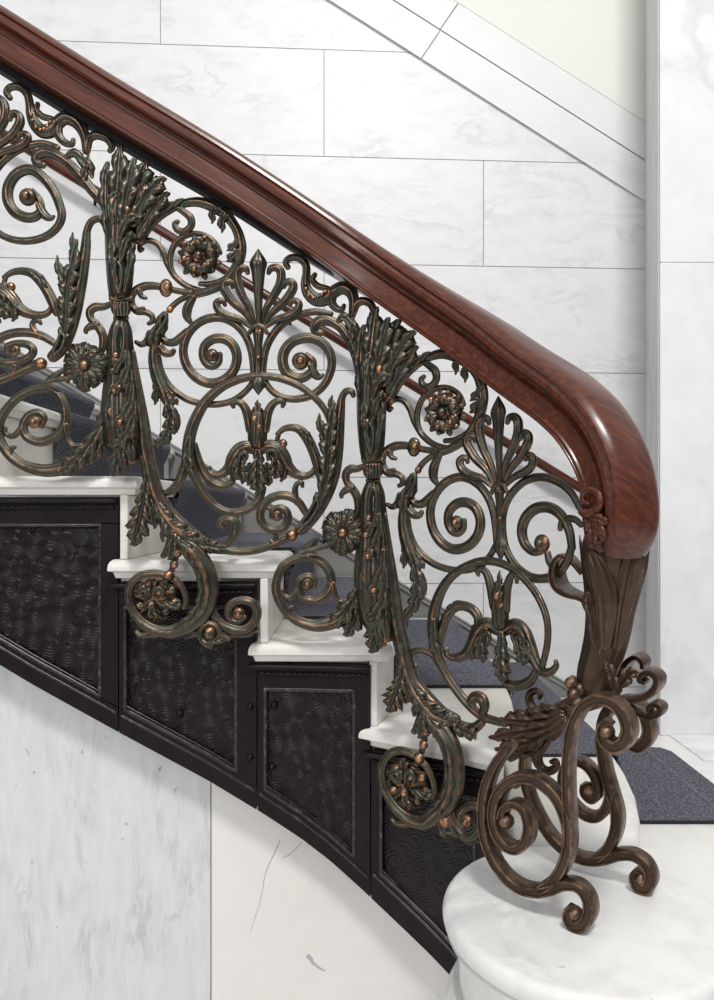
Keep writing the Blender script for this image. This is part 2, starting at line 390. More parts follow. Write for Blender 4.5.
m, nt, b = nodes('charcoal_ribbed_carpet'); v = coords(nt)
n = noise(nt, v, 260, 2, .8); c = ramp(nt, n, [(.36, (.020, .021, .031)), (.5, (.066, .068, .088)), (.68, (.25, .25, .30))]); nt.links.new(c, b.inputs['Base Color'])
b.inputs['Roughness'].default_value = .95; bump(nt, b, n, .6, .003); M['mat'] = m
m, nt, b = nodes('mat_edge'); b.inputs['Base Color'].default_value = (.012, .012, .014, 1); b.inputs['Roughness'].default_value = .8; M['edge'] = m
m, nt, b = nodes('mat_seam'); b.inputs['Base Color'].default_value = (.16, .16, .18, 1); b.inputs['Roughness'].default_value = .9; M['seam'] = m

m, nt, b = nodes('worn_highlit_iron'); v = coords(nt)  # worn, chipped paint; the paler tone also paints in the mouldings' highlights
n = noise(nt, v, 75, 5, .7); c = ramp(nt, n, [(.46, (.012, .006, .008)), (.62, (.04, .032, .034)), (.76, (.30, .27, .26))]); nt.links.new(c, b.inputs['Base Color']); b.inputs['Roughness'].default_value = .3; M['worn_highlit'] = m
# ================================================================== SETTING
def wallY(x): return 2.95 + .052 * x
def wpt(px, py, d=0.):
    k = (px - CX) / F; Y = 2.95 / (1 - .052 * k) - d; return ray(px, py, Y)
def struct(o): o['kind'] = 'structure'; return o
# back wall: coursed slabs with open joints over a dark bed
mb = MB(); J = .0016
rows = [.474 + .437 * i for i in range(-3, 8)]
for i in range(len(rows) - 1):
    z0, z1 = rows[i] + J, rows[i + 1] - J
    off = -.135 if (i % 2 == 1) else .523      # row with z 2.22..2.657 carries the joint at x=-.135
    for k in range(-4, 5):
        x0 = off + 1.317 * k + J; x1 = off + 1.317 * (k + 1) - J
        if abs(x1 - 1.182) < .02: x1 = 1.6
        if abs(x0 - 1.182) < .02: continue
        x0, x1 = max(x0, -3.6), min(x1, 1.6)
        if x1 - x0 < .05: continue
        prism(mb, [(x0, wallY(x0)), (x1, wallY(x1)), (x1, wallY(x1) + .02), (x0, wallY(x0) + .02)], z0, z1)
W = struct(mb.build('wall_back', M['wall'], smooth=False))
bd = MB(); prism(bd, [(-3.6, wallY(-3.6) + .0035), (1.6, wallY(1.6) + .0035), (1.6, wallY(1.6) + .05), (-3.6, wallY(-3.6) + .05)], -.9, 3.6)
g = bd.build('joint_bed', M['joint'], W, smooth=False)
def wallband(name, pts, d0, d1, mat, bevel=0):
    """flat band on the back wall: photo outline, standing d1..d0 proud of the wall"""
    mb = MB(); a = [wpt(x, y, d1) for x, y in pts]; b_ = [wpt(x, y, d0) for x, y in pts]; n = len(pts)
    mb.add(a + b_, [tuple(range(n)), tuple(range(n, 2 * n))] + [(i, (i + 1) % n, n + (i + 1) % n, n + i) for i in range(n)])
    return mb.build(name, mat, smooth=False, bevel=bevel)
sl = .637
def ly(x, y645): return y645 + sl * (x - 645)
X0, X1 = -160, 760
struct(wallband('trim_1', [(X0, ly(X0, 161)), (440, ly(440, 161)), (421, ly(421, 201)), (X0, ly(X0, 201))], -.002, .012, M['trimm'], .0015))
struct(wallband('trim_7', [(440.7, ly(440.7, 161)), (X1, ly(X1, 161)), (X1, ly(X1, 201)), (421.7, ly(421.7, 201))], -.002, .012, M['trimm'], .0015))
t2 = struct(wallband('trim_2', [(X0, ly(X0, 122)), (458, ly(458, 122)), (440, ly(440, 159.6)), (X0, ly(X0, 159.6))], -.002, .012, M['trimm'], .0015))
struct(wallband('trim_3', [(458.7, ly(458.7, 122)), (X1, ly(X1, 122)), (X1, ly(X1, 159.6)), (440.7, ly(440.7, 159.6))], -.002, .012, M['trimm'], .0015))
struct(wallband('wall_upper', [(X0, ly(X0, -700)), (X1, -700), (X1, ly(X1, 121.6)), (X0, ly(X0, 121.6))], -.002, .008, M['plaster']))
# sloping skirting along the flight
def sk(x): return 360 + .606 * (x - 27)
struct(wallband('baseboard_back', [(-160, sk(-160)), (640, sk(640)), (640, sk(640) + 16), (640, 745), (560, 770), (-160, sk(-160) + 120)], .0, .014, M['skirt']))
for _n, _a, _b, _d in (('trim_4', -4.6, -2.0, .020), ('trim_6', -1.2, 2.2, .026)):
    struct(wallband(_n, [(-160, sk(-160) + _a), (640, sk(640) + _a), (640, sk(640) + _b), (-160, sk(-160) + _b)], .0, _d, M['skirt'], .002))
# right pier
mb = MB(); pf = 2.48; xl = (660 - CX) * pf / F; xb = (645 - CX) * wallY(1.18) / F
prism(mb, [(xl, pf), (2.2, pf), (2.2, 3.2), (xb, wallY(xb))], 0, 1.6301); prism(mb, [(xl, pf), (2.2, pf), (2.2, 3.2), (xb, wallY(xb))], 1.6309, 3.6)
WR = mb.build('wall_right', M['pier'], smooth=False, bevel=.004); struct(WR)
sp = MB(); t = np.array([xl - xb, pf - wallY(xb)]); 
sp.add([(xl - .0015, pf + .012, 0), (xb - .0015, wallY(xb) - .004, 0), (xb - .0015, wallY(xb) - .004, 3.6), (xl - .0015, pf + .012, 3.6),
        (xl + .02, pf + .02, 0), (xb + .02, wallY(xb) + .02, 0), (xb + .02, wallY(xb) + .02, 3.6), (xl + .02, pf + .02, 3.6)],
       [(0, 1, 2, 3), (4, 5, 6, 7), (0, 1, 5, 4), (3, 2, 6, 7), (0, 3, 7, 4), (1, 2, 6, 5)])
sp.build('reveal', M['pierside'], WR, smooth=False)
mb = MB(); box(mb, 1.075, 2.2, pf - .25, pf - .001, .0, .004); struct(mb.build('trim_5', M['pier'], smooth=False, bevel=.004))
# floors: the landing behind the pedestal and the lower hall floor on the viewer's side
mb = MB(); prism(mb, [(.62, 1.12), (3, 1.12), (3, 3.4), (-.0, 3.4), (.0, 1.70), (.40, 1.50)], -.34, 0.0); struct(mb.build('floor', M['floor'], smooth=False))
mb = MB(); box(mb, -4, 4, -3, 3.4, -.44, -.34); struct(mb.build('floor_hall', M['floor'], smooth=False))

# lower wall under the string, following its curve
LW = offset_curve(-.075); LW = LW[(LW[:, 0] > -2.6) & (LW[:, 0] < .40)]
LB = LW - NN[:len(LW)] * 0 + np.array([0, .08])
def curve_wall(name, x0, x1, mat, ztop):
    xs = np.linspace(x0, x1, 60); ys = np.interp(xs, LW[:, 0], LW[:, 1]); mb = MB(); v = []; f = []
    for x, y in zip(xs, ys):
        v += [(x, y, -.34), (x, y, ztop(x)), (x, y + .05, ztop(x)), (x, y + .05, -.34)]
    for i in range(len(xs) - 1):
        a = i * 4; f += [(a + j, a + (j + 1) % 4, a + 4 + (j + 1) % 4, a + 4 + j) for j in range(4)]
    f += [(0, 1, 2, 3), tuple(len(v) - 4 + j for j in range(4))]
    mb.add(v, f); return mb.build(name, mat, angle=30)
def strbot(x):                                       # underside of the string (measured along its curve)
    return np.interp(x, SBX, SBZ)
STRY = offset_curve(-.018)
def spt(px, py, d=-.018):
    C = offset_curve(d); q = CX + F * C[:, 0] / C[:, 1]; Y = np.interp(px, q, C[:, 1]); return ray(px, py, Y)
bot = [(-200, 545), (-60, 629), (0, 665), (35, 686), (120, 733), (209, 781), (257, 810), (300, 838), (330, 861), (360, 888), (400, 926), (430, 955), (450, 976), (475, 1003), (500, 1030)]
SB = np.array([spt(x, y) for x, y in bot]); SBX, SBZ = SB[:, 0], SB[:, 2]
xj = (211 - CX) * 1.532 / F
wf = curve_wall('wall_front', -2.5, xj - .0015, M['low1'], lambda x: strbot(x) + .06); struct(wf)
wf2 = curve_wall('slab', xj + .0015, .26, M['low2'], lambda x: strbot(x) + .06); wf2.parent = wf
mb = MB(); box(mb, xj - .02, xj + .02, 1.5345, 1.56, -.34, strbot(xj) + .05); o = mb.build('joint_bed', M['joint'], wf, smooth=False)
def lowpt(px, py, d=.0006):
    q = CX + F * LW[:, 0] / LW[:, 1]; Y = np.interp(px, q, LW[:, 1]); p = ray(px, py, Y); return p - np.array([0, d, 0])
def strip(name, pts, w, mat, parent):
    mb = MB(); C = np.array([lowpt(x, y) for x, y in pts]); T = np.gradient(C, axis=0); T /= np.linalg.norm(T, axis=1)[:, None]
    N = np.stack([T[:, 2], 0 * T[:, 0], -T[:, 0]], 1); v = []; n = len(C)
    for i in range(n):
        q = w * (1 - .7 * i / (n - 1)); v += [C[i] + N[i] * q, C[i] - N[i] * q, C[i] - N[i] * q + [0, .0005, 0], C[i] + N[i] * q + [0, .0005, 0]]
    f = [(i * 4 + j, i * 4 + (j + 1) % 4, i * 4 + 4 + (j + 1) % 4, i * 4 + 4 + j) for i in range(n - 1) for j in range(4)] + [(0, 1, 2, 3), tuple(4 * n - 4 + j for j in range(4))]
    mb.add(v, f); return mb.build(name, mat, parent, smooth=False)
strip('crack', [(280, 840), (275, 852), (268, 866), (264.5, 877), (262, 892), (259, 906), (254, 920), (250.5, 933)], .0007, M['crack'], wf)
strip('crack', [(302, 842), (296, 849), (289, 855), (282, 858)], .0006, M['crack'], wf)
strip('stain', [(307, 955), (311, 959), (313, 963), (318, 967), (325, 971)], .005, M['stain'], wf)

# ================================================================== STEPS
ZS = {'B': .17, 1: .34, 2: .51, 3: .68, 4: .85, 5: 1.02, 6: 1.19, 7: 1.36, 8: 1.53}
XN = {'B': .645, 1: .377, 2: .115, 3: -.156, 4: -.441, 5: -.727, 6: -1.012, 7: -1.297, 8: -1.582}
ordn = {'B': 'lowest', 1: 'second', 2: 'third', 3: 'fourth', 4: 'fifth', 5: 'sixth', 6: 'seventh', 7: 'eighth', 8: 'ninth'}
TT = .038
def rounded_tread(mb, poly, z0, z1):
    """slab with a bull-nosed edge: stacked insets of its outline"""
    Pn = np.array(poly); n = len(Pn)
    area = sum(Pn[i][0] * Pn[(i + 1) % n][1] - Pn[(i + 1) % n][0] * Pn[i][1] for i in range(n))
    sgn = 1 if area > 0 else -1
    nrm = []
    for i in range(n):
        a, b_, c = Pn[i - 1], Pn[i], Pn[(i + 1) % n]; t1 = (b_ - a) / np.linalg.norm(b_ - a); t2_ = (c - b_) / np.linalg.norm(c - b_)
        n1 = np.array([t1[1], -t1[0]]) * sgn; n2 = np.array([t2_[1], -t2_[0]]) * sgn; q = n1 + n2; q /= max(.5, q @ q / 2); nrm.append(q)
    nrm = np.array(nrm); h = z1 - z0; lev = []
    for t in np.linspace(-1, 1, 11):
        if t > -.35: ins = .012 * (1 - math.sqrt(max(0, 1 - ((t + .0) * .98) ** 2))) * (1 if t > 0 else .5)
        else: ins = .009 + .006 * (-t - .35)
        lev.append((ins, z0 + h * (t + 1) / 2))
    v = []
    for ins, z in lev: v += [(*(p - q * ins), z) for p, q in zip(Pn, nrm)]
    k = len(lev); f = [tuple(range(n)), tuple(range((k - 1) * n, k * n))]
    for a in range(k - 1): f += [(a * n + i, a * n + (i + 1) % n, (a + 1) * n + (i + 1) % n, (a + 1) * n + i) for i in range(n)]
    mb.add(v, f)
order = [7, 6, 5, 4, 3, 2, 1, 'B']
T1_front = [(.006, 1.462), (.05, 1.434), (.101, 1.403), (.176, 1.358), (.240, 1.306)]
T1_nose = [(.257, 1.312), (.285, 1.37), (.318, 1.46), (.347, 1.58), (.366, 1.70), (.377, 1.80)]
B_nose = [(.50, 1.325), (.535, 1.36), (.563, 1.43), (.60, 1.55), (.626, 1.68), (.641, 1.79)]
place = {8: 'at the top of the visible flight', 7: 'high at the left behind the balusters', 6: 'behind the left scroll panel', 5: 'whose white riser shows at the left edge',
         4: 'with its long white nosing at the left edge', 3: 'with its nosing crossed by the left baluster foot', 2: 'with its nosing above the bolted panel',
         1: 'whose nosing slants under the right baluster', 'B': 'with a rounded end behind the newel'}
for i, s in enumerate(order):
    z = ZS[s]; xn = XN[s]; lab = f"{ordn[s]} white marble step from the bottom, {place[s]}"
    st = thing('marble_step', lab, 'step', (xn - .1, 2.0, z - .17), 'marble steps of the flight')
    back = XN[order[i - 1]] - .0395 if i else xn - .31
    if s == 1: back = .115 - .0395
    mb = MB()
    if s not in (1, 'B'):
        if s == 2: poly = [(back - .025, 1.457), (.03, 1.457), (.052, 1.452), (xn - .053 + .012, 1.447), (xn - .03, 1.50), (xn - .012, 1.60), (xn, 1.75), (xn, wallY(xn) - .034), (back - .025, wallY(back) - .034)]
        else: poly = [(back - .025, 1.457), (xn - .006, 1.457), (xn, 1.463), (xn, wallY(xn) - .034), (back - .025, wallY(back) - .034)]
    elif s == 1: poly = [(back - .012, 1.72), (back - .028, 1.60), (back - .05, 1.50), (.0, 1.467)] + T1_front + T1_nose + [(xn, wallY(xn) - .034), (back, wallY(back) - .034)]
    else: poly = [(.353, 1.72), (.33, 1.58), (.30, 1.46), (.29, 1.325)] + B_nose + [(xn, wallY(xn) - .034), (.353, wallY(.35) - .034)]
    rounded_tread(mb, poly, z - TT, z); mb.build('tread', M['tread'], st, angle=40)
    mb = MB(); zb = z - .17
    if s in (2,):
        prism(mb, [(xn - .090, 1.466), (xn - .074, 1.466), (xn - .056, 1.52), (xn - .037, 1.62), (xn - .025, 1.76), (xn - .025, wallY(xn) - .034), (xn - .045, wallY(xn) - .034), (xn - .045, 1.76), (xn - .058, 1.62)], zb + .0005, z - TT - .0005)
    elif s == 1:
        prism(mb, [(.246, 1.372), (.258, 1.370), (.270, 1.395), (.295, 1.47), (.323, 1.585), (.342, 1.70), (.352, 1.80), (.352, wallY(.35) - .034), (.332, wallY(.33) - .034), (.332, 1.80), (.30, 1.585), (.262, 1.44)], zb + .0005, z - TT - .0005)
    elif s == 'B':
        prism(mb, [(.33, 1.33), (.475, 1.33), (.51, 1.365), (.538, 1.435), (.575, 1.555), (.60, 1.685), (.615, 1.79), (.62, wallY(.6) - .034), (.60, wallY(.6) - .034), (.59, 1.79), (.55, 1.555), (.45, 1.36), (.33, 1.35)], .0005, z - TT - .0005)
    else:
        box(mb, xn - .041, xn - .025, 1.464, wallY(xn) - .036, zb + .0005, z - TT - .0005)
    mb.build('riser', M['tread'], st, smooth=False, bevel=.002)

# ---- step mats
def mat_profile(x0, xn, z, zl, last):
    up = [(x0, z + .008), (xn - .004, z + .008)]
    for a in np.linspace(85, -60, 8): up.append((xn + .001 + .011 * math.cos(math.radians(a)), z - .010 + .018 * math.sin(math.radians(a))))
    up += [(xn - .001, z - .045), (xn - .013, z - .07), (xn - .013, zl + .0095)]
    lo = [(xn - .020, zl + .0095), (xn - .0205, z - .055), (xn - .006, z - .041)]
    lo = [(xn - .022, zl + .0095), (xn - .022, z - .042), (xn - .0, z - .040), (xn + .0015, z - .02), (xn + .0012, z + .001), (x0, z + .001)]
    return up + lo
mlab = {8: 'topmost dark grey stair mat', 7: 'dark grey stair mat high at the left edge', 6: 'dark grey stair mat behind the left daisy ornament', 5: 'dark grey stair mat folded over the step behind the left baluster',
        4: 'dark grey stair mat folded over the step just right of the left baluster', 3: 'dark grey stair mat behind the ring and comma scroll of the middle panel',
        2: 'dark grey stair mat behind the daisy left of the right baluster', 1: 'flat dark grey stair mat behind the tulip of the right panel', 'B': 'dark grey stair mat behind the bronze newel leaf'}
for i, s in enumerate(order):
    z = ZS[s]; zl = ZS[order[i + 1]] if i + 1 < len(order) else 0.0; xn = XN[s]
    x0 = XN[order[i - 1]] - .010 if i else xn - .28
    pr = mat_profile(x0, xn, z, zl, False); y0 = 1.78; mb = MB(); n = len(pr); v = []
    ys = [y0 + .006, y0, 2.80 + .052 * xn]
    for k, y in enumerate(ys):
        for x, zz in pr: v.append((x, y, zz))
    f = [tuple(range(n)), tuple(range(2 * n, 3 * n))]
    for a in (1,): f += [(a * n + j, a * n + (j + 1) % n, (a + 1) * n + (j + 1) % n, (a + 1) * n + j) for j in range(n)]
    mb = MB(); v = [(x, y0, zz) for x, zz in pr] + [(x, ys[2], zz) for x, zz in pr]
    mb.add(v, [tuple(range(n)), tuple(range(n, 2 * n))] + [(j, (j + 1) % n, n + (j + 1) % n, n + j) for j in range(n)])
    o = mb.build('stair_mat', M['mat'], None, angle=40); tag(o, mlab[s], 'mat', 'dark grey mats on the stairs')
    mb = MB(); box(mb, x0, xn - .006, y0 - .003, y0 - .0002, z + .0008, z + .0075); mb.build('edge_binding', M['edge'], o, smooth=False)
mb = MB(); c = .02
prism(mb, [(.634, 1.79), (1.005, 1.79), (1.005, 2.30), (.985, 2.335), (.95, 2.34), (.66, 2.34), (.634, 2.30)], .0005, .009)
fm = mb.build('floor_mat', M['mat'], smooth=False, bevel=.002); tag(fm, 'dark grey rubber backed mat lying on the landing floor at the right edge', 'mat')
mb = MB(); box(mb, .930, .9335, 1.792, 2.335, .0088, .0094); mb.build('seam', M['seam'], fm, smooth=False)
mb = MB(); box(mb, .634, 1.005, 1.7865, 1.7898, .0006, .0086); mb.build('edge_binding', M['edge'], fm, smooth=False)

# ================================================================== STRING (dark cast-iron side of the stairs)
string = thing('stair_string', 'dark brown painted iron stair string with swirl patterned panels under the treads', 'stair string', (-.3, 1.48, .4))
def outline_extrude(mb, pts, d_front, d_back, sub=10):
    """photo outline on the string's curved face -> solid"""
    Q = []
    n = len(pts)
    for i in range(n):
        a, b_ = np.array(pts[i], float), np.array(pts[(i + 1) % n], float)
        k = max(1, int(np.linalg.norm(b_ - a) / sub))
        for j in range(k): Q.append(a + (b_ - a) * j / k)
    fr = [spt(x, y, d_front) for x, y in Q]
    # back outline: same stretch of the string, pushed back along its normal
    C = offset_curve(d_front); q = CX + F * C[:, 0] / C[:, 1]; bk = []
    for (x, y), p in zip(Q, fr):
        nx = np.interp(x, q, NN[:, 0]); ny = np.interp(x, q, NN[:, 1]); bk.append(p - np.array([nx, ny, 0]) * (d_front - d_back))
    bm = bmesh.new(); vf = [bm.verts.new(p) for p in fr]; vb = [bm.verts.new(p) for p in bk]; m_ = len(Q)
    for i in range(m_): bm.faces.new((vf[i], vf[(i + 1) % m_], vb[(i + 1) % m_], vb[i]))
    f1 = bm.faces.new(vf); f2 = bm.faces.new(vb[::-1]); bmesh.ops.triangulate(bm, faces=[f1, f2], ngon_method='EAR_CLIP')
    bm.verts.ensure_lookup_table(); bm.verts.index_update()
    mb.add([tuple(v.co) for v in bm.verts], [tuple(v.index for v in f.verts) for f in bm.faces]); bm.free()
def by(x): return float(np.interp(x, [p[0] for p in bot], [p[1] for p in bot]))
def slat(mb, pts, w, df, db):
    """moulding bead along a photo polyline lying on the string face"""
    D = []
    for i in range(len(pts) - 1):
        a, b_ = np.array(pts[i], float), np.array(pts[i + 1], float); k = max(2, int(np.linalg.norm(b_ - a) / 8))
        D += [a + (b_ - a) * j / k for j in range(k)]
    D.append(np.array(pts[-1], float))
    C = np.array([spt(x, y, df) for x, y in D]); Cq = offset_curve(df); q = CX + F * Cq[:, 0] / Cq[:, 1]
    B = np.array([[np.interp(x, q, NN[:, 0]), np.interp(x, q, NN[:, 1]), 0] for x, y in D])
    sweep3(mb, C, B, np.full(len(C), w), depth=.8, style='round')
cells = []   # (outer left, outer right, top, inner left, inner right, inner top)
panels = [(-150, 118.5, 497, -140, 101, 524), (118.5, 257, 582, 124, 237, 606), (257, 370.5, 663, 264, 355, 688), (370.5, 490, 749, 380, 476, 778)]
RB = 24
for (L, R, T, il, ir, it) in panels:
    slope_top = lambda x, T=T: T + (.175 * (x - 363) if T == 749 else (.02 * (x - 257) if T == 663 else 0))
    rb = lambda x: by(x) - 25 - (8 if L > 300 else 0)
    # panel sheet (recessed)
    e = 6
    xs = np.linspace(il - e, ir + e, 14)
    pts = [(il - e, it - e + slope_top(il) - T), (ir + e, it - e + slope_top(ir) - T)] + [(x, rb(x) + e) for x in xs[::-1]]
    mb = MB(); outline_extrude(mb, pts, -.031, -.036); pn = mb.build('panel', M['swirl'], string, smooth=False)
    # frame members
    fr = MB()
    xs2 = np.linspace(L + .6, R - .6, 16)
    outline_extrude(fr, [(L + .6, slope_top(L)), (R - .6, slope_top(R)), (R - .6, it + slope_top(R) - T), (L + .6, it + slope_top(L) - T)], -.018, -.040)
    outline_extrude(fr, [(x, rb(x)) for x in xs2] + [(x, by(x)) for x in xs2[::-1]], -.018, -.040)
    fL = [(L + .6, it - 1 + slope_top(L) - T), (il, it - 1 + slope_top(il) - T), (il, rb(il) + 1), (L + .6, rb(L) + 1)]
    fR = [(ir, it - 1 + slope_top(ir) - T), (R - .6, it - 1 + slope_top(R) - T), (R - .6, rb(R) + 1), (ir, rb(ir) + 1)]
    if T == 749: fR = [(ir, it + 18), (R - .6, it + 18), (R - .6, rb(R)), (ir, rb(ir))]
    for q in (fL, fR): outline_extrude(fr, q, -.018, -.040)
    fo = fr.build('frame', M['iron'], string, smooth=False, bevel=.0015)
    # inner moulding and dentil bead under the tread
    mo = MB(); xs3 = np.linspace(il + 1, ir - 1, 12)
    loop = [(il + 1, it + 1 + slope_top(il) - T), (ir - 1, it + 1 + slope_top(ir) - T)] + [(x, rb(x) - 1) for x in xs3[::-1]] + [(il + 1, it + 1 + slope_top(il) - T)]
    slat(mo, loop, .0045, -.021, -.03)
    slat(mo, [(x, rb(x) + 7) for x in np.linspace(L + 3, R - 3, 14)], .0030, -.0175, -.03)
    slat(mo, [(x, rb(x) - 5) for x in xs3], .0028, -.026, -.03)
    mo.build('moulding', M['worn_highlit'], string)
    de = MB(); L0 = L - 9 if L > 0 else L; slat(de, [(L0 + 2, slope_top(L) + 4), (R - 3, slope_top(R) + 4)], .0055, -.012, -.03); slat(de, [(L + 3, slope_top(L) + 11), (R - 5, slope_top(R) + 11)], .0032, -.016, -.03)
    k = int((R - L) / 7)
    for j in range(k):
        x = L + 5 + j * (R - L - 10) / k; p = spt(x, slope_top(x) + 10.5, -.014); ellipsoid(de, p, np.array([0, -1., 0]), .0042, .6, 8, 5, 1.5, .8)
    de.build('bead_moulding', M['iron'], string)
for x, y in ((250, 707), (250, 757.5), (274, 705.5), (272, 767), (180, 714)):
    on = 245 < x < 255
    mb = MB(); p = spt(x, y, -.018 if on else -.027); ellipsoid(mb, p, np.array([0, -1., 0]), .0078, .85, 14, 8); ellipsoid(mb, p - np.array([0, .004, 0]), np.array([0, -1., 0]), .0045, .9, 10, 6)
    mb.build('bolt', M['iron'], string)

# ================================================================== PEDESTAL (lathe)
ped = thing('newel_pedestal', 'round white marble pedestal block carrying the bronze newel scrolls', 'pedestal', (.346, 1.107, -.34))
def lathe(mb, prof, cx, cy, seg=96):
    v = []; n = len(prof)
    for i in range(seg):
        a = 2 * math.pi * i / seg
        for r, z in prof: v.append((cx + r * math.cos(a), cy + r * math.sin(a), z))
    f = [(i * n + j, ((i + 1) % seg) * n + j, ((i + 1) % seg) * n + j + 1, i * n + j + 1) for i in range(seg) for j in range(n - 1)]
    f.append(tuple(i * n for i in range(seg))); f.append(tuple(i * n + n - 1 for i in range(seg))); mb.add(v, f)
PZ = .170; PR = .213
mb = MB(); pr = [(.16, PZ - .052), (PR - .022, PZ - .052), (PR - .020, PZ - .047), (PR - .014, PZ - .044), (PR - .006, PZ - .040)]
for a in np.linspace(-90, 90, 13): pr.append((PR - .014 + .014 * math.cos(math.radians(a)), PZ - .016 + .016 * math.sin(math.radians(a)) * (1 if a > 0 else 1.3)))
lathe(mb, pr, .346, 1.107); mb.build('cap_slab', M['ped'], ped, angle=50)
mb = MB(); lathe(mb, [(PR - .026, PZ - .0525), (PR - .026, .045)], .346, 1.107); mb.build('drum', M['ped'], ped, angle=50)
mb = MB(); pr = [(PR - .030, .0445), (PR - .016, .042), (PR - .010, .030), (PR - .004, .018)]
for a in np.linspace(60, 0, 6): pr.append((PR - .02 + .02 * math.cos(math.radians(a)), -.01 + .02 * math.sin(math.radians(a))))
pr += [(PR + .002, -.10), (PR + .002, -.34)]
lathe(mb, pr, .346, 1.107); mb.build('plinth', M['ped'], ped, angle=50)

# ================================================================== HANDRAIL
rail = thing('handrail', 'wide moulded mahogany handrail curving down to the bronze newel', 'handrail', (-.2, 1.44, 1.2))
ctr = [(-120, -38), (-60, -1), (0, 36.5), (110, 105.5), (219, 171.5), (319, 237), (419, 300.5), (480, 339), (520, 367.5), (548, 386), (570, 401.5), (590, 421), (607, 447), (617.5, 474), (622, 503), (621.5, 528), (617, 552)]
D = densify([(x, y, 0) for x, y in ctr], 12)
RC = []; RN = []
for x, y, _ in D:
    p, n, sc = P(x, y, 0.0); RC.append(p); RN.append(n)
RC = smooth(np.array(RC), 5); RN = smooth(np.array(RN), 8)
RT = np.gradient(RC, axis=0); RT /= np.linalg.norm(RT, axis=1)[:, None]
RL = RN - RT * np.sum(RN * RT, axis=1)[:, None]; RL /= np.linalg.norm(RL, axis=1)[:, None]
RH = np.cross(RL, RT); RH *= np.sign(RH[20, 2])
half = []   # (l,h) for one side, from top crown down
half = [(0, .0465), (.015, .0462), (.030, .0445), (.041, .040), (.048, .033), (.0495, .0275), (.0455, .0255), (.0465, .0240), (.0495, .018), (.0495, .011), (.047, .0075), (.036, .0060), (.0320, .002), (.0320, -.003), (.0385, -.0065), (.0400, -.008),
        (.0415, -.020), (.0425, -.032), (.0455, -.034), (.0460, -.037), (.0450, -.0395), (.0465, -.0405), (.0465, -.0435), (.044, -.0455), (.0, -.0455)]
prof = half + [(-l, h) for l, h in half[-2:0:-1]]
def rail_sweep(mb, prof, sel, scale=None, loff=None):
    v = []; m_ = len(prof); idx = list(sel)
    for a, i in enumerate(idx):
        s = 1 if scale is None else scale[a]
        for l, h in prof: v.append(RC[i] + RL[i] * l * s + RH[i] * h * s)
    f = [(a * m_ + j, a * m_ + (j + 1) % m_, (a + 1) * m_ + (j + 1) % m_, (a + 1) * m_ + j) for a in range(len(idx) - 1) for j in range(m_)]
    f += [tuple(range(m_)), tuple(range((len(idx) - 1) * m_, len(idx) * m_))]; mb.add(v, f)
N_ = len(RC); u = np.linspace(0, 1, N_)
jx = next(i for i in range(N_) if D[i, 0] > 186)
mb = MB(); rail_sweep(mb, prof, range(0, jx + 1)); mb.build('rail_section', M['wood'], rail, angle=24)
sc = [1 - .13 * min(1, max(0, (D[i, 1] - 340) / 140)) - (0 if D[i, 1] < 515 else .20 * ((D[i, 1] - 515) / 37) ** 2) for i in range(jx, N_)]
RCs = RC.copy(); RC[jx] = RC[jx] + RT[jx] * .0005
mb = MB(); rail_sweep(mb, prof, range(jx, N_), sc); mb.build('rail_section', M['wood'], rail, angle=24)
RC = RCs
mb = MB(); fl = [(-.017, -.047), (.017, -.047), (.017, -.060), (-.017, -.060)]; kx = next(i for i in range(N_) if D[i, 0] > 350)
rail_sweep(mb, fl, range(0, kx), [1 - .22 * min(1, max(0, (D[i, 0] - 150) / 200)) for i in range(kx)]); mb.build('iron_flat_bar', M['black'], rail, smooth=False, bevel=.001)
W0 = Warp()
def wood_off(e): make(e, W0, M['wood'], rail)
wood_off(grp('carved_scroll', [bar('x', [(581, 512), (586, 514), (595, 511), (600, 503), (598, 494), (590, 490), (583, 494), (583, 501), (588, 504)], [3.5, 4.5, 4.5, 4.2, 4, 3.6, 3.2, 2.6, 2], .046, style='round')], []))
wood_off(grp('carved_leaf', [leaf('x', [(586, 514), (592, 522), (594, 532), (593, 545)], [8, 13, 13, 5], .040, lobes=3, relief=.5),
                             leaf('x', [(590, 517), (600, 519), (607, 524)], [4, 6, 2], .05, lobes=2), leaf('x', [(594, 522), (602, 532), (601, 542)], [4, 5, 2], .05, lobes=2)], []))

# wall-side slim handrail on the back wall
mb = MB(); C = []
for x in np.linspace(-160, 604, 60): C.append(wpt(x, 132 + .6135 * x, .075))
C = np.array(C); B = np.repeat(np.array([[0, -1., 0]]), len(C), 0); sweep3(mb, C, B, np.full(len(C), .0185), depth=1.0, style='round')
wr = mb.build('wall_handrail', M['wood']); tag(wr, 'slim round mahogany handrail fixed along the marble back wall', 'handrail')
for x in (-100, 95, 290, 480):
    mb = MB(); y = 132 + .6135 * x; a = wpt(x, y + 5, .075); b_ = wpt(x, y + 14, .045); c = wpt(x, y + 14, .004)
    sweep3(mb, np.array([a, (a + b_) / 2, b_, (b_ + c) / 2, c]), np.repeat([[1., 0, .01]], 5, 0), np.full(5, .006), 1., 'round'); mb.build('bracket', M['black'], wr)

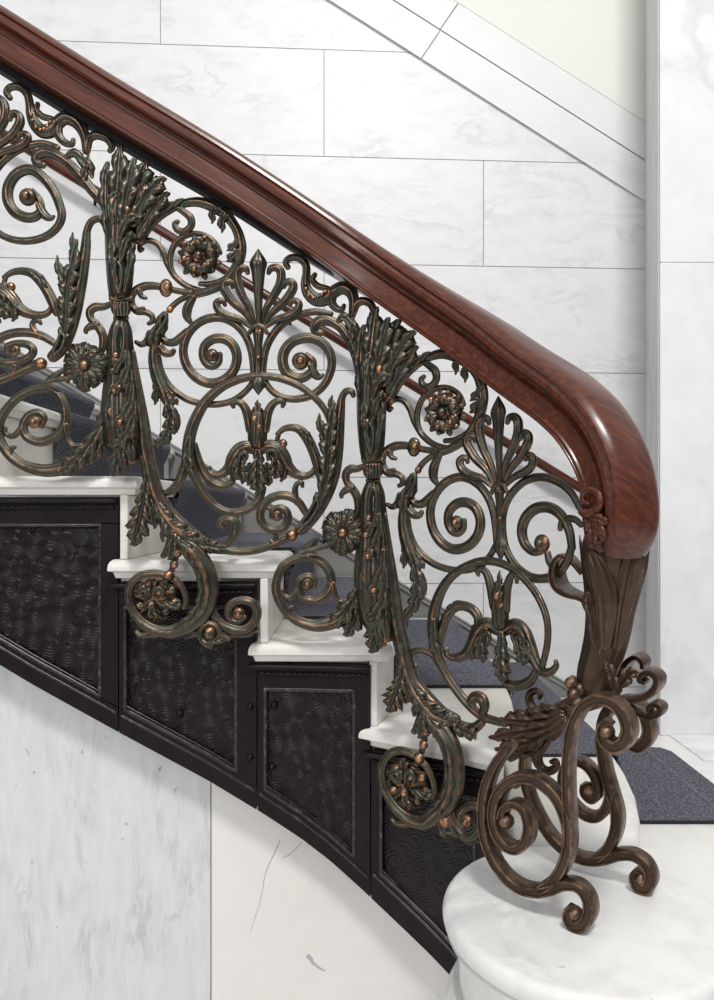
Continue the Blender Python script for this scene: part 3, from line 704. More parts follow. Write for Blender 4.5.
# ================================================================== ORNAMENT DRAWING, one bay of the railing (photo positions; bar radii in the same unit)
B1 = {}
def add(k, *e): B1[k] = list(e)
add('palmette', grp('palmette', [leaf('spear', [(258.6, 328), (258.5, 310), (258.4, 290), (258.3, 272), (258.2, 262), (258.2, 249)], [2, 3.5, 5, 7, 8.6, .6], .010, lobes=0, relief=.7, sweep=0, thick=.4),
    ball('knop', 258.2, 329, 6.5, .002), bar('collar', [(249.5, 333), (253, 327.5), (258, 325.3), (263.5, 327.5), (267, 333)], 2.2, .012),
    leaf('stem', [(258.3, 330), (258.3, 352), (258.3, 374), (258.3, 384), (258.3, 395)], [6, 3.5, 4.2, 7.5, .6], .006, lobes=0, relief=.6, sweep=0), ball('bead', 258.3, 357.5, 2.4, .016)],
    [bar('petal', [(254.5, 323), (250, 309), (243, 297), (238, 284), (237, 273.5), (241, 268.5), (246, 268.8), (247.8, 273)], [1.6, 2.8, 3.4, 3.8, 3.8, 3.4, 2.8, 2], .004, depth=1.),
     bar('petal', [(252, 325), (245, 313), (233, 302), (225, 291), (224, 284.5), (228, 282), (232, 283.5), (232.8, 287)], [1.6, 2.8, 3.6, 3.8, 3.6, 3.2, 2.6, 2], .006, depth=1.),
     bar('petal', [(250, 327), (240, 319.5), (228, 316), (219.5, 311), (216.5, 304.5), (219.5, 301), (223.5, 301.5), (225, 305)], [1.6, 2.8, 3.4, 3.4, 3.2, 2.8, 2.2, 1.8], .008, depth=1.)]))
add('palmette_r', bar('petal', [(262, 323), (266, 309), (273, 297), (280, 284), (281, 273), (277, 268), (271, 268.5), (268.5, 273)], [1.6, 2.8, 3.4, 3.8, 3.8, 3.4, 2.8, 2], .004, depth=1.),
     bar('petal', [(264, 325), (272, 313), (284, 302), (292, 291), (293, 284.5), (289, 281.8), (285, 283.5), (284, 287)], [1.6, 2.8, 3.6, 3.8, 3.6, 3.2, 2.6, 2], .006, depth=1.),
     bar('petal', [(266, 327), (276, 320), (288, 316), (296.5, 311), (299, 304.5), (296, 301), (291.5, 301.5), (290, 305)], [1.6, 2.8, 3.4, 3.4, 3.2, 2.8, 2.2, 1.8], .008, depth=1.))
add('volute_l', grp('volute', [bar('v', [(254.5, 386), (253, 362), (250, 346), (243, 332), (232, 322), (218, 317.5), (202, 321), (189.5, 332), (183.5, 348), (186, 364), (195, 376.5), (208, 383), (222, 381), (233, 371.5), (237, 358),
    (233.5, 346), (225, 339.3), (214, 339), (205, 345.5), (203, 355.5), (206.5, 363.5), (213, 366.3), (219, 362), (220, 354)], [3.2, 3.6, 3.8, 4, 4, 4.4, 4.6, 4.6, 4.6, 4.4, 4, 3.4, 2.6], .002)],
    [ball('eye', 212.2, 355.2, 6.6, .006)]))
add('stroke_r', bar('scroll_bar', [(262, 386), (263.5, 362), (267, 346), (275, 332), (287, 320.5), (300, 314.5), (316, 311.8), (331, 314)], [3.2, 3.6, 3.8, 3.8, 3.8, 3.6, 3.4, 2.8], .002))
add('volute_r', grp('volute', [bar('v', [(264, 380), (272, 391), (283, 397.5), (297, 399), (312, 395), (324, 385), (331, 370), (331, 356), (324.5, 345), (314, 338.7), (302, 338.5), (291, 343), (284, 352.5), (283, 364), (287.5, 373.5), (296, 378),
    (305, 377), (312, 370.5), (313, 361), (307, 355)], [3, 3.2, 3.5, 3.8, 4.2, 4.6, 4.8, 5, 5, 4.6, 3.6, 2.6], .002), leaf('curl', [(311, 364), (314, 373), (319, 377), (324, 374)], [4, 4.5, 3, 1], .004, lobes=0, relief=.8)],
    [ball('eye', 300.5, 361, 9, .006)]))
add('long_stem', bar('scroll_bar', [(254, 381), (246, 391), (234, 400), (220, 404), (205, 404), (190, 400.5), (177, 393), (167, 383), (160.5, 370), (157.5, 357)], [3, 3.2, 3.2, 3.4, 3.6], -.003))
add('ring', bar('ring', [(331, 424), (325, 410), (316, 399), (302, 387.5), (287, 380.5), (272, 376.8), (257, 376.3), (240, 379), (222, 387), (207, 400), (197.5, 415), (191.5, 430), (188.5, 446), (188.8, 458), (192, 470), (197.5, 482), (206, 496), (216, 506.5),
    (228, 512), (241, 511.5), (252, 506.5), (259, 498), (262, 488)], [3, 3.2, 3.6, 3.8, 4, 4.6, 5.4, 5.8, 6, 4.2, 4, 4, 4, 4.5], .006))
add('ring_leaf', leaf('leaf', [(190, 436), (187.5, 450), (188, 460), (189.5, 470)], [4, 7, 7.5, 3], .014, lobes=2, relief=.5),
    bar('stem', [(187, 462), (183, 472), (179, 482), (172, 490), (164, 493), (158, 490), (158, 485)], [5, 5, 4.5, 4, 3, 2.6, 2], -.002))
add('tulip', grp('tulip', [leaf('cup', [(257.5, 447), (257.5, 440), (257.5, 428), (257.5, 416), (257.5, 408)], [7.5, 9.6, 9.6, 8.6, 5], .004, lobes=0, relief=.8, sweep=0, thick=.6), bar('base', [(250, 446.8), (257.5, 448), (265, 446.8)], 2.2, .006),
    ball('bead', 254.5, 419, 3.6, .014, sz=1.2), ball('bead', 259, 427, 3.2, .016), bar('loop', [(254, 430), (253.5, 437), (257.5, 442), (261.5, 437), (261, 430)], 1.5, .014)],
    [bar('lip', [(250, 430), (247, 413), (242.5, 404.5), (237, 402), (232.5, 404), (233.5, 407)], [4, 4.4, 3.8, 3.2, 2.6, 2], .006), bar('lip', [(265.5, 430), (268, 413), (273, 404), (279, 400.8), (283.5, 403), (282.5, 406.5)], [4, 4.4, 3.8, 3.2, 2.6, 2], .006),
     leaf('bud', [(257.5, 424), (257.5, 414), (257.5, 408), (257.5, 399.5)], [4.5, 5, 4.2, .6], .010, lobes=3, cut=.3)]))
add('twin_l', bar('leaf_scroll', [(256, 451), (248, 447.5), (240, 450.5), (234, 459), (229, 468), (221, 474), (213.5, 474.5), (208.8, 471), (210, 467.5)], [4, 6.5, 7.5, 7.5, 5.5, 4.2, 3.4, 2.6, 2], .004),
    bar('leaf_scroll', [(195, 444), (199, 460), (205, 474), (213, 483), (223, 486), (231, 482.5), (235, 477)], [2.5, 3.6, 4.4, 4.6, 4.2, 3.4, 2], .002),
    leaf('leaf', [(246, 450), (241, 459), (240, 469), (243, 484)], [4, 9, 9.5, 1.5], .012, lobes=3, relief=.55, flute=.2), bar('leaf_eye', [(238, 464), (240, 456), (245, 452.5), (247, 457), (243, 463)], [1.6, 2, 2, 1.8, 1.4], .021, style='round'),
    leaf('leaf', [(237, 455), (232, 465), (231, 480)], [4, 5.5, 1], .010, lobes=2))
add('twin_c', leaf('leaf', [(258.3, 449), (258.3, 463), (258.3, 477), (258.3, 494)], [5, 9, 11, 4], .012, lobes=4, relief=.5, flute=.2), leaf('leaf', [(250, 462), (249.5, 474), (248, 486)], [4, 6, 1.5], .010, lobes=2), leaf('leaf', [(267, 462), (268, 474), (269, 486)], [4, 6, 1.5], .010, lobes=2))
add('twin_r', bar('leaf_scroll', [(260, 451), (268, 446.5), (277, 449.5), (283, 458), (288, 467), (296, 474), (305, 476), (312, 473), (314.5, 468)], [4, 6.5, 7.5, 7.5, 6, 4.6, 3.6, 3, 2.2], .004),
    leaf('leaf', [(270, 450), (275, 459), (276, 469), (275, 479)], [4, 9, 9, 1.5], .012, lobes=3, relief=.55, flute=.2), bar('leaf_eye', [(268, 460), (268, 452), (273, 450.5), (277, 455), (275, 461)], [1.6, 2, 2, 1.8, 1.4], .021, style='round'), leaf('leaf', [(280, 457), (284, 468), (281, 482)], [4, 6, 1.5], .010, lobes=2))
add('arm_curl', bar('leaf_scroll', [(277.5, 434), (284, 429), (292, 427.5), (300, 430), (307, 438), (312.5, 449), (317, 462), (319, 474)], [2.4, 3, 3.6, 4.4, 5, 5, 5, 4], .004), ball('curl_ball', 283, 443.5, 4.6, .006), bar('curl', [(279, 434), (277.5, 440), (281, 445)], [2, 2.6, 3], .004), leaf('leaf', [(300, 428), (307, 437), (310, 446)], [4, 5.5, 1.5], .012, lobes=2))
add('arm', bar('acanthus_arm', [(300, 530), (308, 521.5), (318, 508), (327.5, 490), (334, 470), (337.5, 446), (339, 424), (340.5, 408), (342, 398), (346, 391.5), (351.5, 391.5), (353.5, 395.5)], [5.5, 6.5, 7, 7, 6.6, 6, 5.5, 4.6, 3.6, 3.4, 3.2, 2.6], .004),
    leaf('leaf', [(304, 527), (313, 513), (321, 496), (326, 478), (328, 460), (328.5, 443), (331, 425), (334, 402)], [4, 6, 8.5, 10, 10.5, 10, 8, 2], .014, lobes=7, relief=.45, cut=.5, flute=.22, sweep=.6),
    bar('leaf_eye', [(302, 527), (311, 519), (318, 506), (316, 500), (309, 512), (302, 522)], [1.8, 2, 1.8, 1.6, 1.8, 1.8], .022, style='round'),
    leaf('leaf', [(330, 455), (325, 440), (321, 428), (319, 413)], [4, 5.5, 5, 1], .012, lobes=2), leaf('leaf', [(333, 425), (331, 410), (332, 395)], [4, 5, 1], .012, lobes=2))
add('spiral_s', grp('volute', [bar('v', [(306, 513), (299, 502.5), (290, 496.5), (278.5, 495.5), (267.5, 500.5), (261, 510), (261, 520.5), (267.5, 528), (276, 530), (284, 527), (288, 519.5), (286.5, 511.5), (280, 508), (273, 510), (272, 517)], [3.4, 4.2, 4, 4, 3.8, 3.8, 3.8, 3.4, 2.6], .004)],
    [ball('eye', 277, 515.5, 5.8, .006)]), bar('tail', [(273, 529), (276, 536), (274, 542), (270.5, 541)], [2.6, 2.6, 2.6, 2], .004), bar('twig', [(297, 503), (295, 491), (297, 484), (301.5, 482.5), (302.5, 486.5)], [3, 3, 2.6, 2.4, 1.8], .005))
add('bottom_bar', bar('scroll_bar', [(196, 543), (210, 547), (227, 550), (243, 551.3), (260, 549), (273, 544), (283, 539), (291, 535.5)], [8, 6, 4.4, 4, 4, 4.2, 4.8, 5], .0), ball('knot', 292, 535.5, 6.2, .005),
    leaf('leaf', [(197, 541), (210, 546), (226, 549)], [7, 7.5, 2], .010, lobes=3))
add('bottom_end', bar('scroll_bar', [(243, 551.3), (260, 549), (273, 544), (283, 539), (291, 535.5)], [4, 4, 4.2, 4.8, 5], .0), ball('knot', 292, 535.5, 6.2, .005))
add('comma', bar('comma_scroll', [(228, 543), (234.5, 534), (235.5, 525), (230.5, 519.5), (224, 520), (220.5, 524.5), (224, 528)], [3, 4.6, 5.4, 5.2, 4.6, 4, 2.4], .004))
add('daisy', flower('daisy', 343.5, 532.5, 24, .012, style='daisy'), bar('flower_stem', [(300, 553), (310, 550), (325, 546), (336, 539), (343, 533)], [2, 2.4, 2.8, 3, 3.6], .020), leaf('spear_leaf', [(300, 554), (308, 547), (318, 537)], [2, 3.6, .6], .004, lobes=0))
add('spiral_b', grp('volute', [bar('v', [(364, 585), (358, 598), (348, 612), (334, 621.5), (317, 625.5), (301, 622), (289, 614), (280, 602), (276, 589), (278, 576), (284.5, 565), (295, 558.8), (308, 557.3), (321, 562), (329.5, 572), (331.5, 584), (325.5, 594.5), (314, 600.3),
    (303, 597), (298.5, 588), (301, 579.5), (308, 576.3), (314.5, 580), (314, 587)], [8, 8, 6.5, 5, 4.4, 4.2, 4, 4, 4.2, 4.4, 4.4, 4.2, 4, 3.4, 2.6], .002)],
    [ball('eye', 307.5, 584, 6.6, .006), bar('twig', [(298, 589), (291, 597), (284, 595.5), (281.8, 590)], [3, 2.8, 2.4, 2], .004), bar('twig', [(290, 614), (290, 608), (293, 606.5)], [2.6, 2.4, 1.8], .004), bar('twig', [(332, 584), (335, 595), (340, 601), (347, 600.5)], [3.6, 3, 2.8, 2.2], .004)]),
    leaf('leaf', [(366, 575), (357, 594), (346, 611), (330, 626)], [5, 9, 12, 5], .010, lobes=4, relief=.45, flute=.25, cut=.45))
add('bracket_l', bar('bracket_scroll', [(366, 465), (358, 468.5), (350.5, 469), (346, 474), (347, 482), (352.5, 489), (357.5, 498), (358.5, 508), (356, 518)], [2.6, 3.4, 4.2, 4, 3.6, 4, 4.2, 4, 3], -.002), bar('hook', [(352, 488), (346, 490), (341.8, 494), (341.5, 497)], [4, 3.6, 2.6, 2], .0), bar('hook', [(368, 464), (364, 460), (362.5, 456.5)], [2.4, 2.4, 1.8], .0))
add('bracket_r', bar('bracket_scroll', [(131, 300), (133, 293.5), (138, 289), (146, 286), (156, 286), (166, 288), (178, 291), (191, 292.8)], [3, 3.6, 4, 4, 3.6, 3.2, 3, 3], .0), grp('rosette_boss', [ball('disc', 166, 288, 8.2, .004, flat=.5, sx=.85, sz=1.15)], [ball('stud', 167, 287, 4, .011)]),
    bar('hook', [(139, 290), (141.5, 296), (146, 298)], [3, 2.6, 1.8], .002), bar('bracket_scroll', [(131, 297), (132, 305), (137, 311), (145, 312), (151.5, 315.5), (152.5, 321), (148.5, 323.8)], [3.4, 3.6, 3.6, 3.2, 3, 2.6, 2], -.002), bar('hook', [(137, 310), (144, 308)], [2.4, 1.6], .002),
    bar('hook', [(136, 342), (141.5, 344.5), (147, 341), (150, 333)], [2, 2.8, 3.4, 3.4], .0))
add('bud', leaf('bud', [(167, 311.5), (163, 320), (158, 331), (154, 342), (153, 352)], [5, 8.5, 9.5, 8, 4], .006, lobes=2, relief=.7, cut=.25), bar('bud_eye', [(160, 324), (161, 317), (165, 314.5), (166, 319), (162, 326), (157, 333)], [1.8, 2, 2, 1.8, 2, 2.4], .017, style='round'), ball('knot', 170, 309.5, 3.6, .004),
    bar('stem', [(170, 309), (176, 303), (184, 298), (198, 293.5)], [3, 2.8, 2.8, 3], -.002), bar('hook', [(161, 336), (167, 342), (174.5, 342), (181, 337.5), (188, 332)], [3.4, 3.6, 4, 4.2, 4.4], .0), bar('hook', [(159, 346), (164.5, 352.5), (171, 353.5), (174, 350.5)], [4.4, 4, 3.2, 2.4], .004))
add('spray', bar('stem', [(154.5, 346), (153.5, 360), (157, 376), (163, 391), (168, 402)], [4.6, 5, 6, 6.4, 5], .004), leaf('leaf_spray', [(164, 390), (168.5, 404), (171, 418), (169, 430), (163, 440), (154, 445), (146, 443)], [5, 8.5, 9, 8, 6, 3.4, 1], .008, lobes=6, relief=.5, cut=.5, flute=.2, sweep=.6),
    leaf('leaf', [(157, 380), (156, 392), (155, 405)], [4, 5, 1], .006, lobes=2), leaf('leaf', [(166, 388), (172, 397), (178, 405)], [4, 5, 1], .010, lobes=2), leaf('leaf', [(172, 408), (176, 420), (178, 430)], [4, 4.5, 1], .010, lobes=0))
add('drop', bar('leaf_drop', [(194, 297), (188, 307), (187, 316), (191, 323)], [3, 4.6, 4.2, 2.2], .004))
add('top_scroll', bar('top_scroll', [(196, 294), (208, 291), (220, 285.5), (231, 274.5), (238.5, 262), (241, 249), (239, 236), (234, 225), (225, 214), (211, 205.5), (197, 202), (182, 204), (169, 209), (157, 216.5), (147, 227), (139, 240)], [4, 4, 4, 4.4, 5, 5.4, 5, 4.6, 5.4, 5.4, 4.6, 4, 4.8, 5.4, 5.6, 5.6], .002),
    leaf('leaf', [(222, 209), (214, 212), (212, 224)], [3.6, 5, 1], .008, lobes=2), leaf('leaf', [(230, 215), (223, 220), (222, 233)], [3.6, 5.5, 1], .008, lobes=2), leaf('leaf', [(241, 240), (234, 245), (227, 251)], [3.6, 4.8, 1], .008, lobes=2), leaf('leaf', [(241, 250), (234, 255), (227, 262)], [3.6, 5.5, 1.5], .008, lobes=2), leaf('leaf', [(241, 252), (238, 260), (236, 264)], [3, 4, 1], .010, lobes=0),
    leaf('leaf', [(184, 199), (174, 204), (163, 210)], [2, 5, 2], .010, lobes=2),
    bar('hook', [(176, 207), (184, 212), (190.5, 218), (191, 226), (184.5, 231.5), (177.5, 230), (174.8, 224.5), (178, 221.5)], [3, 3.4, 3.8, 3.6, 3.4, 3.2, 2.8, 2.2], .004))
add('flower', flower('rosette', 199.8, 257.5, 21.5, .012, style='rose'), bar('flower_ring', [(201, 291), (190, 287.5), (181, 282), (173, 273.5), (170, 262), (172, 250), (178, 240.5), (187.5, 235), (198, 233.8), (208, 237), (216, 244), (220, 253)], [3, 3, 3, 3, 3, 2.8, 2.6, 2.6], .0),
    bar('hook', [(143, 249), (140, 250.5), (140.5, 244), (148, 240.5), (157, 243.5), (163, 252), (167, 263), (172, 273)], [1.8, 2.2, 2.6, 2.8, 2.8, 3, 3, 2.6], -.002), bar('flower_ring', [(200, 284), (210, 284), (220, 281), (229, 275)], [2.4, 2.6, 2.6, 2], .0))
add('dragon', bar('dragon_scroll', [(288, 267.5), (285.8, 262.5), (290.5, 258), (299, 258.3), (305.5, 264.5), (306.5, 273), (305.5, 284), (308.5, 293), (316, 299.5), (325, 299), (333, 292.5), (342, 288), (350.5, 291.5), (353.8, 301), (352.5, 314)], [2.8, 3.2, 3.4, 3.6, 3.8, 4, 4.6, 5.8, 6.4, 6.6, 6.2, 6.2, 6, 5, 4], .002),
    *[ball('bead', 300 + a / 6, 230 + b_ / 6, 2.1, .013) for a, b_ in ((33, 322), (36, 352), (52, 390), (80, 408), (106, 404), (130, 390), (152, 368), (176, 370))],
    bar('hook', [(315, 274.5), (312.5, 280), (318, 286), (328, 288.5)], [2.4, 3, 3.2, 2.6], .004), bar('hook', [(333, 296), (332, 303), (336.5, 308.5), (342, 309.5), (344, 305.5)], [4, 4.2, 3.6, 2.8, 2.2], .002))
add('curl', bar('leaf_scroll', [(322, 333), (316.5, 332), (315, 326), (320, 321), (329.5, 321), (340, 327), (348, 337), (353.5, 348), (358, 364), (361, 385), (363, 410)], [3, 4.2, 5, 5.2, 5, 4.6, 5, 5, 4.6, 4, 3.4], .004), leaf('leaf', [(336, 322), (343, 318), (352, 326), (357, 340)], [3, 6, 7, 2], .008, lobes=2), leaf('leaf', [(350, 345), (352, 330), (354, 316)], [4, 5, 1], .010, lobes=2),
    bar('hook', [(353, 312), (356.5, 304), (363, 301), (370.5, 304), (373.5, 311), (371, 315)], [4, 4.2, 4, 3.8, 3.4, 2.6], .004))
# ---- baluster drawing
BAL = []
BAL.append(grp('capital', [leaf('vase', [(120, 300), (120, 290), (120, 270), (120, 250), (121, 230), (123, 212), (125, 198)], [9, 12, 14, 15, 16.5, 17.5, 17], .004, lobes=0, relief=.75, sweep=0, thick=.6, flute=0)],
    [leaf('capital_leaf', p, h, o, lobes=l, relief=.55, cut=.5, flute=.25, sweep=.6) for p, h, o, l in (
        ([(116, 225), (117, 200), (119, 175), (120.5, 145)], [8, 12, 12, 3], .020, 3), ([(123, 225), (126, 205), (131, 182), (134, 158)], [8, 11, 11, 3], .026, 3), ([(128, 220), (135, 200), (141, 182), (146, 162)], [8, 11, 12, 4], .020, 3),
        ([(131, 228), (141, 208), (152, 191), (165, 177)], [7, 11, 11, 3], .022, 3), ([(136, 240), (147, 222), (157, 207), (168.5, 192)], [6, 9, 9, 3], .016, 3), ([(110, 240), (107, 215), (106, 190), (107, 162)], [6, 8, 9, 3], .012, 3),
        ([(118, 292), (114, 270), (112, 255), (112, 238)], [2, 5, 6, 2], .024, 3), ([(124, 292), (129, 268), (131, 250), (128, 232)], [2, 5, 6, 2], .024, 3), ([(121, 260), (125, 245), (129, 238), (136, 236)], [3, 6, 6, 2], .030, 2), ([(119, 240), (124, 226), (130, 219), (138, 216)], [3, 6, 6, 2], .032, 2), ([(113, 225), (111, 210), (113, 198), (118, 192)], [3, 5, 5, 2], .026, 2))] +
    [bar('loop', [(118, 292), (114.5, 280), (114, 268), (117, 262), (121, 268), (121.5, 280), (119, 292)], 1.8, .024, style='round'), ball('bead', 127, 210, 3.6, .034, sz=1.3), ball('bead', 112.5, 202, 3, .026, sz=1.8), ball('bead', 130, 235, 3.2, .036)]))
BAL.append(grp('collar', [ball('bulb', 121, 309, 10, .004, flat=.9, sz=.85), bar('ring', [(111, 298.5), (121, 300.5), (131, 298.5)], 2.6, .010), bar('ring', [(115, 318), (121, 319), (127, 318)], 2.2, .008)],
    [bar('gadroon', [(114.5 + 3.2 * j, 303), (114 + 3.5 * j, 309), (115 + 3. * j, 315)], 1.7, .0225 - .0022 * abs(j - 2), style='round') for j in range(5)]))
BAL.append(grp('shaft', [leaf('shaft', [(121, 319), (120.5, 330), (120, 345), (121, 370), (121, 395), (121.5, 415), (123, 440), (129, 464)], [7, 11.5, 13.5, 16, 19, 21, 20, 9], .004, lobes=0, relief=.75, sweep=0, thick=.5)],
    [bar('loop', [(116, 352), (115.5, 338), (119, 326), (123.5, 330), (124, 345), (120, 360), (114, 360)], [2, 2.2, 2.4, 2.2, 2.2, 2.4, 3], .030, style='round'),
     leaf('shaft_leaf', [(124, 345), (123, 356), (118, 366), (111, 373)], [3, 5.5, 5.5, 2], .028, lobes=2), leaf('shaft_leaf', [(128, 350), (127, 370), (120, 385), (112, 393)], [3, 6.5, 7, 2.5], .030, lobes=3), leaf('shaft_leaf', [(131, 365), (130, 385), (127, 400)], [3, 6, 2], .028, lobes=2),
     leaf('shaft_leaf', [(133, 385), (130, 405), (122, 418), (113, 427)], [3, 7.5, 8, 2], .030, lobes=3), leaf('shaft_leaf', [(113, 385), (110, 400), (109, 415), (113, 426)], [3, 5, 6, 2], .028, lobes=2),
     leaf('shaft_leaf', [(135, 400), (132, 425), (122, 440), (108, 446)], [4, 8, 8, 2], .030, lobes=4, flute=.2)] +
    [ball('bead', x, y, r, o, sz=z_) for x, y, r, o, z_ in ((115.5, 355, 3.4, .031, 1.), (112.5, 371, 3.4, .027, 1.), (119, 388, 3.2, .035, 1.2), (114, 392, 3, .031, 1.2), (127, 379, 3, .031, 1.5), (110, 411, 3.2, .029, 1.3), (120, 422, 3.4, .035, .9))]))
BAL.append(grp('lower_leaf', [leaf('x', [(128, 415), (125, 435), (121, 455), (112, 476)], [8, 12, 13, 3], .012, lobes=5, relief=.45, cut=.5, flute=.22, sweep=.6)], [leaf('leaf', [(131, 425), (131, 442), (133, 462)], [4, 6, 2], .020, lobes=2), leaf('leaf', [(124, 440), (122, 456), (124, 470)], [4, 6, 1], .022, lobes=3)]))
BAL.append(grp('lower_leaf', [leaf('x', [(110, 410), (104, 430), (96, 448), (84, 464)], [4, 8, 10, 3], .002, lobes=4, relief=.45, cut=.5, flute=.22, sweep=.6)], []))
BAL.append(grp('spine', [bar('x', [(133, 352), (136, 378), (139, 402), (142, 426), (145, 450), (150, 474), (156, 496), (165, 514), (178, 529), (192, 540), (205, 545)], [2.5, 4.5, 6.5, 8, 7.6, 8, 9.5, 11.5, 11, 7], .004)],
    [leaf('leaf', [(147, 480), (144, 500), (140, 521), (133, 546)], [5, 11, 13.5, 4], .010, lobes=5, relief=.45, cut=.5, flute=.25, sweep=.6), leaf('leaf', [(150, 498), (153, 513), (155, 529)], [4, 6, 1.5], .012, lobes=3), leaf('leaf', [(143, 455), (147, 472), (146, 486)], [3, 5, 1], .012, lobes=2),
     bar('loop', [(163, 541), (161.5, 534), (165, 530), (169, 534), (169, 542), (166, 552), (163, 556)], [1.8, 2, 2.2, 2.4, 3, 3.4, 3], .014, style='round'),
     leaf('leaf', [(176, 530), (173, 545), (170, 560)], [5, 8, 3], .018, lobes=3), leaf('leaf', [(157, 502), (169, 523), (186, 538), (206, 547)], [8, 13, 13, 6], .014, lobes=4, relief=.4), leaf('leaf', [(180, 540), (188, 550), (190, 560)], [5, 7, 3], .022, lobes=2)]))
BAL.append(grp('foot_scroll', [bar('x', [(184, 545), (194, 553), (203, 566), (207.5, 580), (208, 595), (203.5, 610), (192, 622), (176, 630.5), (160, 631), (145, 624.5), (134.5, 613), (129, 600), (129.5, 587), (137.5, 577.5), (150, 573.5), (163, 574.5), (175, 580), (183, 589), (186, 599), (184, 608)],
        [8, 9.5, 10, 10, 9.6, 8.5, 7, 5.6, 4.4, 4, 3.8, 3.8, 3.8, 3.6, 3.2, 3, 2.6], .014)],
    [leaf('leaf', [(193, 560), (202, 580), (202, 600), (192, 617), (174, 628)], [4, 6.5, 7.5, 6.5, 2], .024, lobes=5, relief=.5, cut=.5, flute=.25),
     bar('bead_string', [(181, 545), (177, 553), (174, 564.5), (169, 576), (165, 581)], 2.8, .012), ball('bead', 177, 553, 5, .016), ball('bead', 174, 564.5, 4.6, .018), ball('bead', 169, 575.5, 5.6, .018),
     grp('floret', [ball('b', 154, 600, 23, -.004, flat=.16), ball('b', 139.5, 594, 4.6, .006), ball('b', 159, 591, 5.6, .010), ball('b', 151.5, 605.5, 5.4, .010), ball('b', 175, 602, 4.6, .006), ball('b', 149, 585, 5, .004), ball('b', 166, 612, 5, .004), ball('b', 140, 606, 5.5, .004), ball('b', 172, 590, 5.5, .004)], [*[leaf('leaf', [(154 + 4 * math.cos(a), 600 + 4 * math.sin(a)), (154 + 12 * math.cos(a), 600 + 12 * math.sin(a)), (154 + 21 * math.cos(a), 600 + 21 * math.sin(a))], [3, 7, 4], .006, lobes=2) for a in (.4, 1.4, 2.5, 3.5, 4.6, 5.6)], leaf('leaf', [(150, 596), (145, 590), (136, 592)], [4, 6, 2], .014, lobes=2), leaf('leaf', [(152, 600), (152, 610), (156, 620)], [5, 7, 3], .012, lobes=2), leaf('leaf', [(165, 602), (174, 606), (180, 600)], [4, 6, 2], .014, lobes=2), bar('curl', [(153, 597), (154, 590), (159, 588), (163, 592), (161, 597)], [2, 2.4, 2.4, 2.2, 1.8], .018, style='round')]),
     grp('volute', [bar('v', [(209, 598), (213, 612), (220, 622), (231, 628.5), (244, 629.5), (254, 622), (257, 611.5), (252.5, 603), (243, 600), (233, 602.5), (228, 610), (230, 618.5), (238, 621.5), (244.5, 617)], [4, 4.4, 4.6, 4.6, 4.4, 4, 3.8, 3.6, 3.2, 2.6], .010)], [ball('eye', 238.5, 613.5, 6.2, .012)]),
     grp('base_boss', [ball('b', 210, 632.5, 7.4, .010), leaf('l', [(184, 638), (196, 634), (210, 640), (224, 636), (246, 634), (258, 631)], [2, 7, 10, 6, 4, 2], .006, lobes=4, relief=.5)], [bar('rim', [(200, 638), (200, 630), (207, 623.5), (216, 626), (221, 634), (229, 639)], [2.6, 2.6, 2.6, 2.6, 2.8, 2.4], .014)]),
     bar('tail', [(168, 631), (154, 634.5), (141, 635), (136.5, 632)], [4, 3.4, 2.8, 2], .008)]))

# ---- fits of the drawing to the neighbouring bays
src2 = [(121, 309), (121, 146), (168, 193), (199.8, 257.5), (258, 249), (211.5, 355), (208, 383), (218, 317.5), (257, 447), (161, 325), (168, 440), (258.3, 394), (257.5, 400), (258, 328), (228, 549), (190, 540), (152, 485), (134, 543), (128, 590), (173, 632), (239, 614), (208, 590), (210, 632), (232, 404), (284, 402), (240, 250), (237, 358), (183, 350), (182, 204), (143, 243), (166, 288)]
dst2 = [(373, 471), (376.5, 308), (416.7, 346.5), (444.8, 413), (498, 396), (456, 522), (453, 549), (461, 477), (501, 628), (410.5, 487), (416, 608), (500.5, 560), (499.5, 571), (499, 487), (480, 722), (438, 717), (407.5, 671), (390, 709), (381, 769), (425, 822), (467, 822), (453, 786), (446, 820), (477, 571), (517.5, 576), (482, 398), (480.5, 522), (430, 512), (428, 357.5), (392, 402), (414, 447)]
W2 = Warp(src2, dst2, 1.06)
src0 = [(343.5, 532.5), (300, 361), (299, 531), (339, 412), (352, 391), (276.5, 515), (307, 583.3), (317, 626), (288, 267.5), (343, 288), (346, 473), (316, 332), (331, 314), (299, 304), (373, 471), (314, 469), (367, 575), (331, 584), (283, 364), (332, 363), (353, 313)]
dst0 = [(87, 366.5), (27.5, 197), (51.5, 358), (84, 250), (100, 218), (14, 350), (34, 421), (44, 471), (10, 98), (67, 118), (90, 311), (36.5, 163), (58, 147.5), (28, 137), (121, 309), (50, 309), (108, 418), (64, 425), (8, 200), (60, 206), (87, 150)]
W0b = Warp(src0, dst0, 1.0)
def base_of(px, py, z): Y, n = plan_at(px); return ((px - CX) * Y / F, Y, z)
G = 'bronze scroll panels of the balustrade'
pA = thing('scroll_panel', 'bronze openwork scroll panel cut off by the left photo edge, beside the left baluster', 'balustrade panel', base_of(40, 470, .85), G)
pB = thing('scroll_panel', 'bronze openwork scroll panel between the two balusters, with complete palmette and flower rosette', 'balustrade panel', base_of(258, 550, .68), G)
pC = thing('scroll_panel', 'bronze openwork scroll panel between the right baluster and the brown newel', 'balustrade panel', base_of(500, 720, .34), G)
bA = thing('baluster', 'left bronze acanthus baluster, its foot scroll below the fourth step nosing', 'baluster', base_of(150, 560, .6), 'bronze acanthus balusters')
bC = thing('baluster', 'right bronze acanthus baluster nearer the newel, its foot scroll on the rightmost dark panel', 'baluster', base_of(410, 730, .35), 'bronze acanthus balusters')
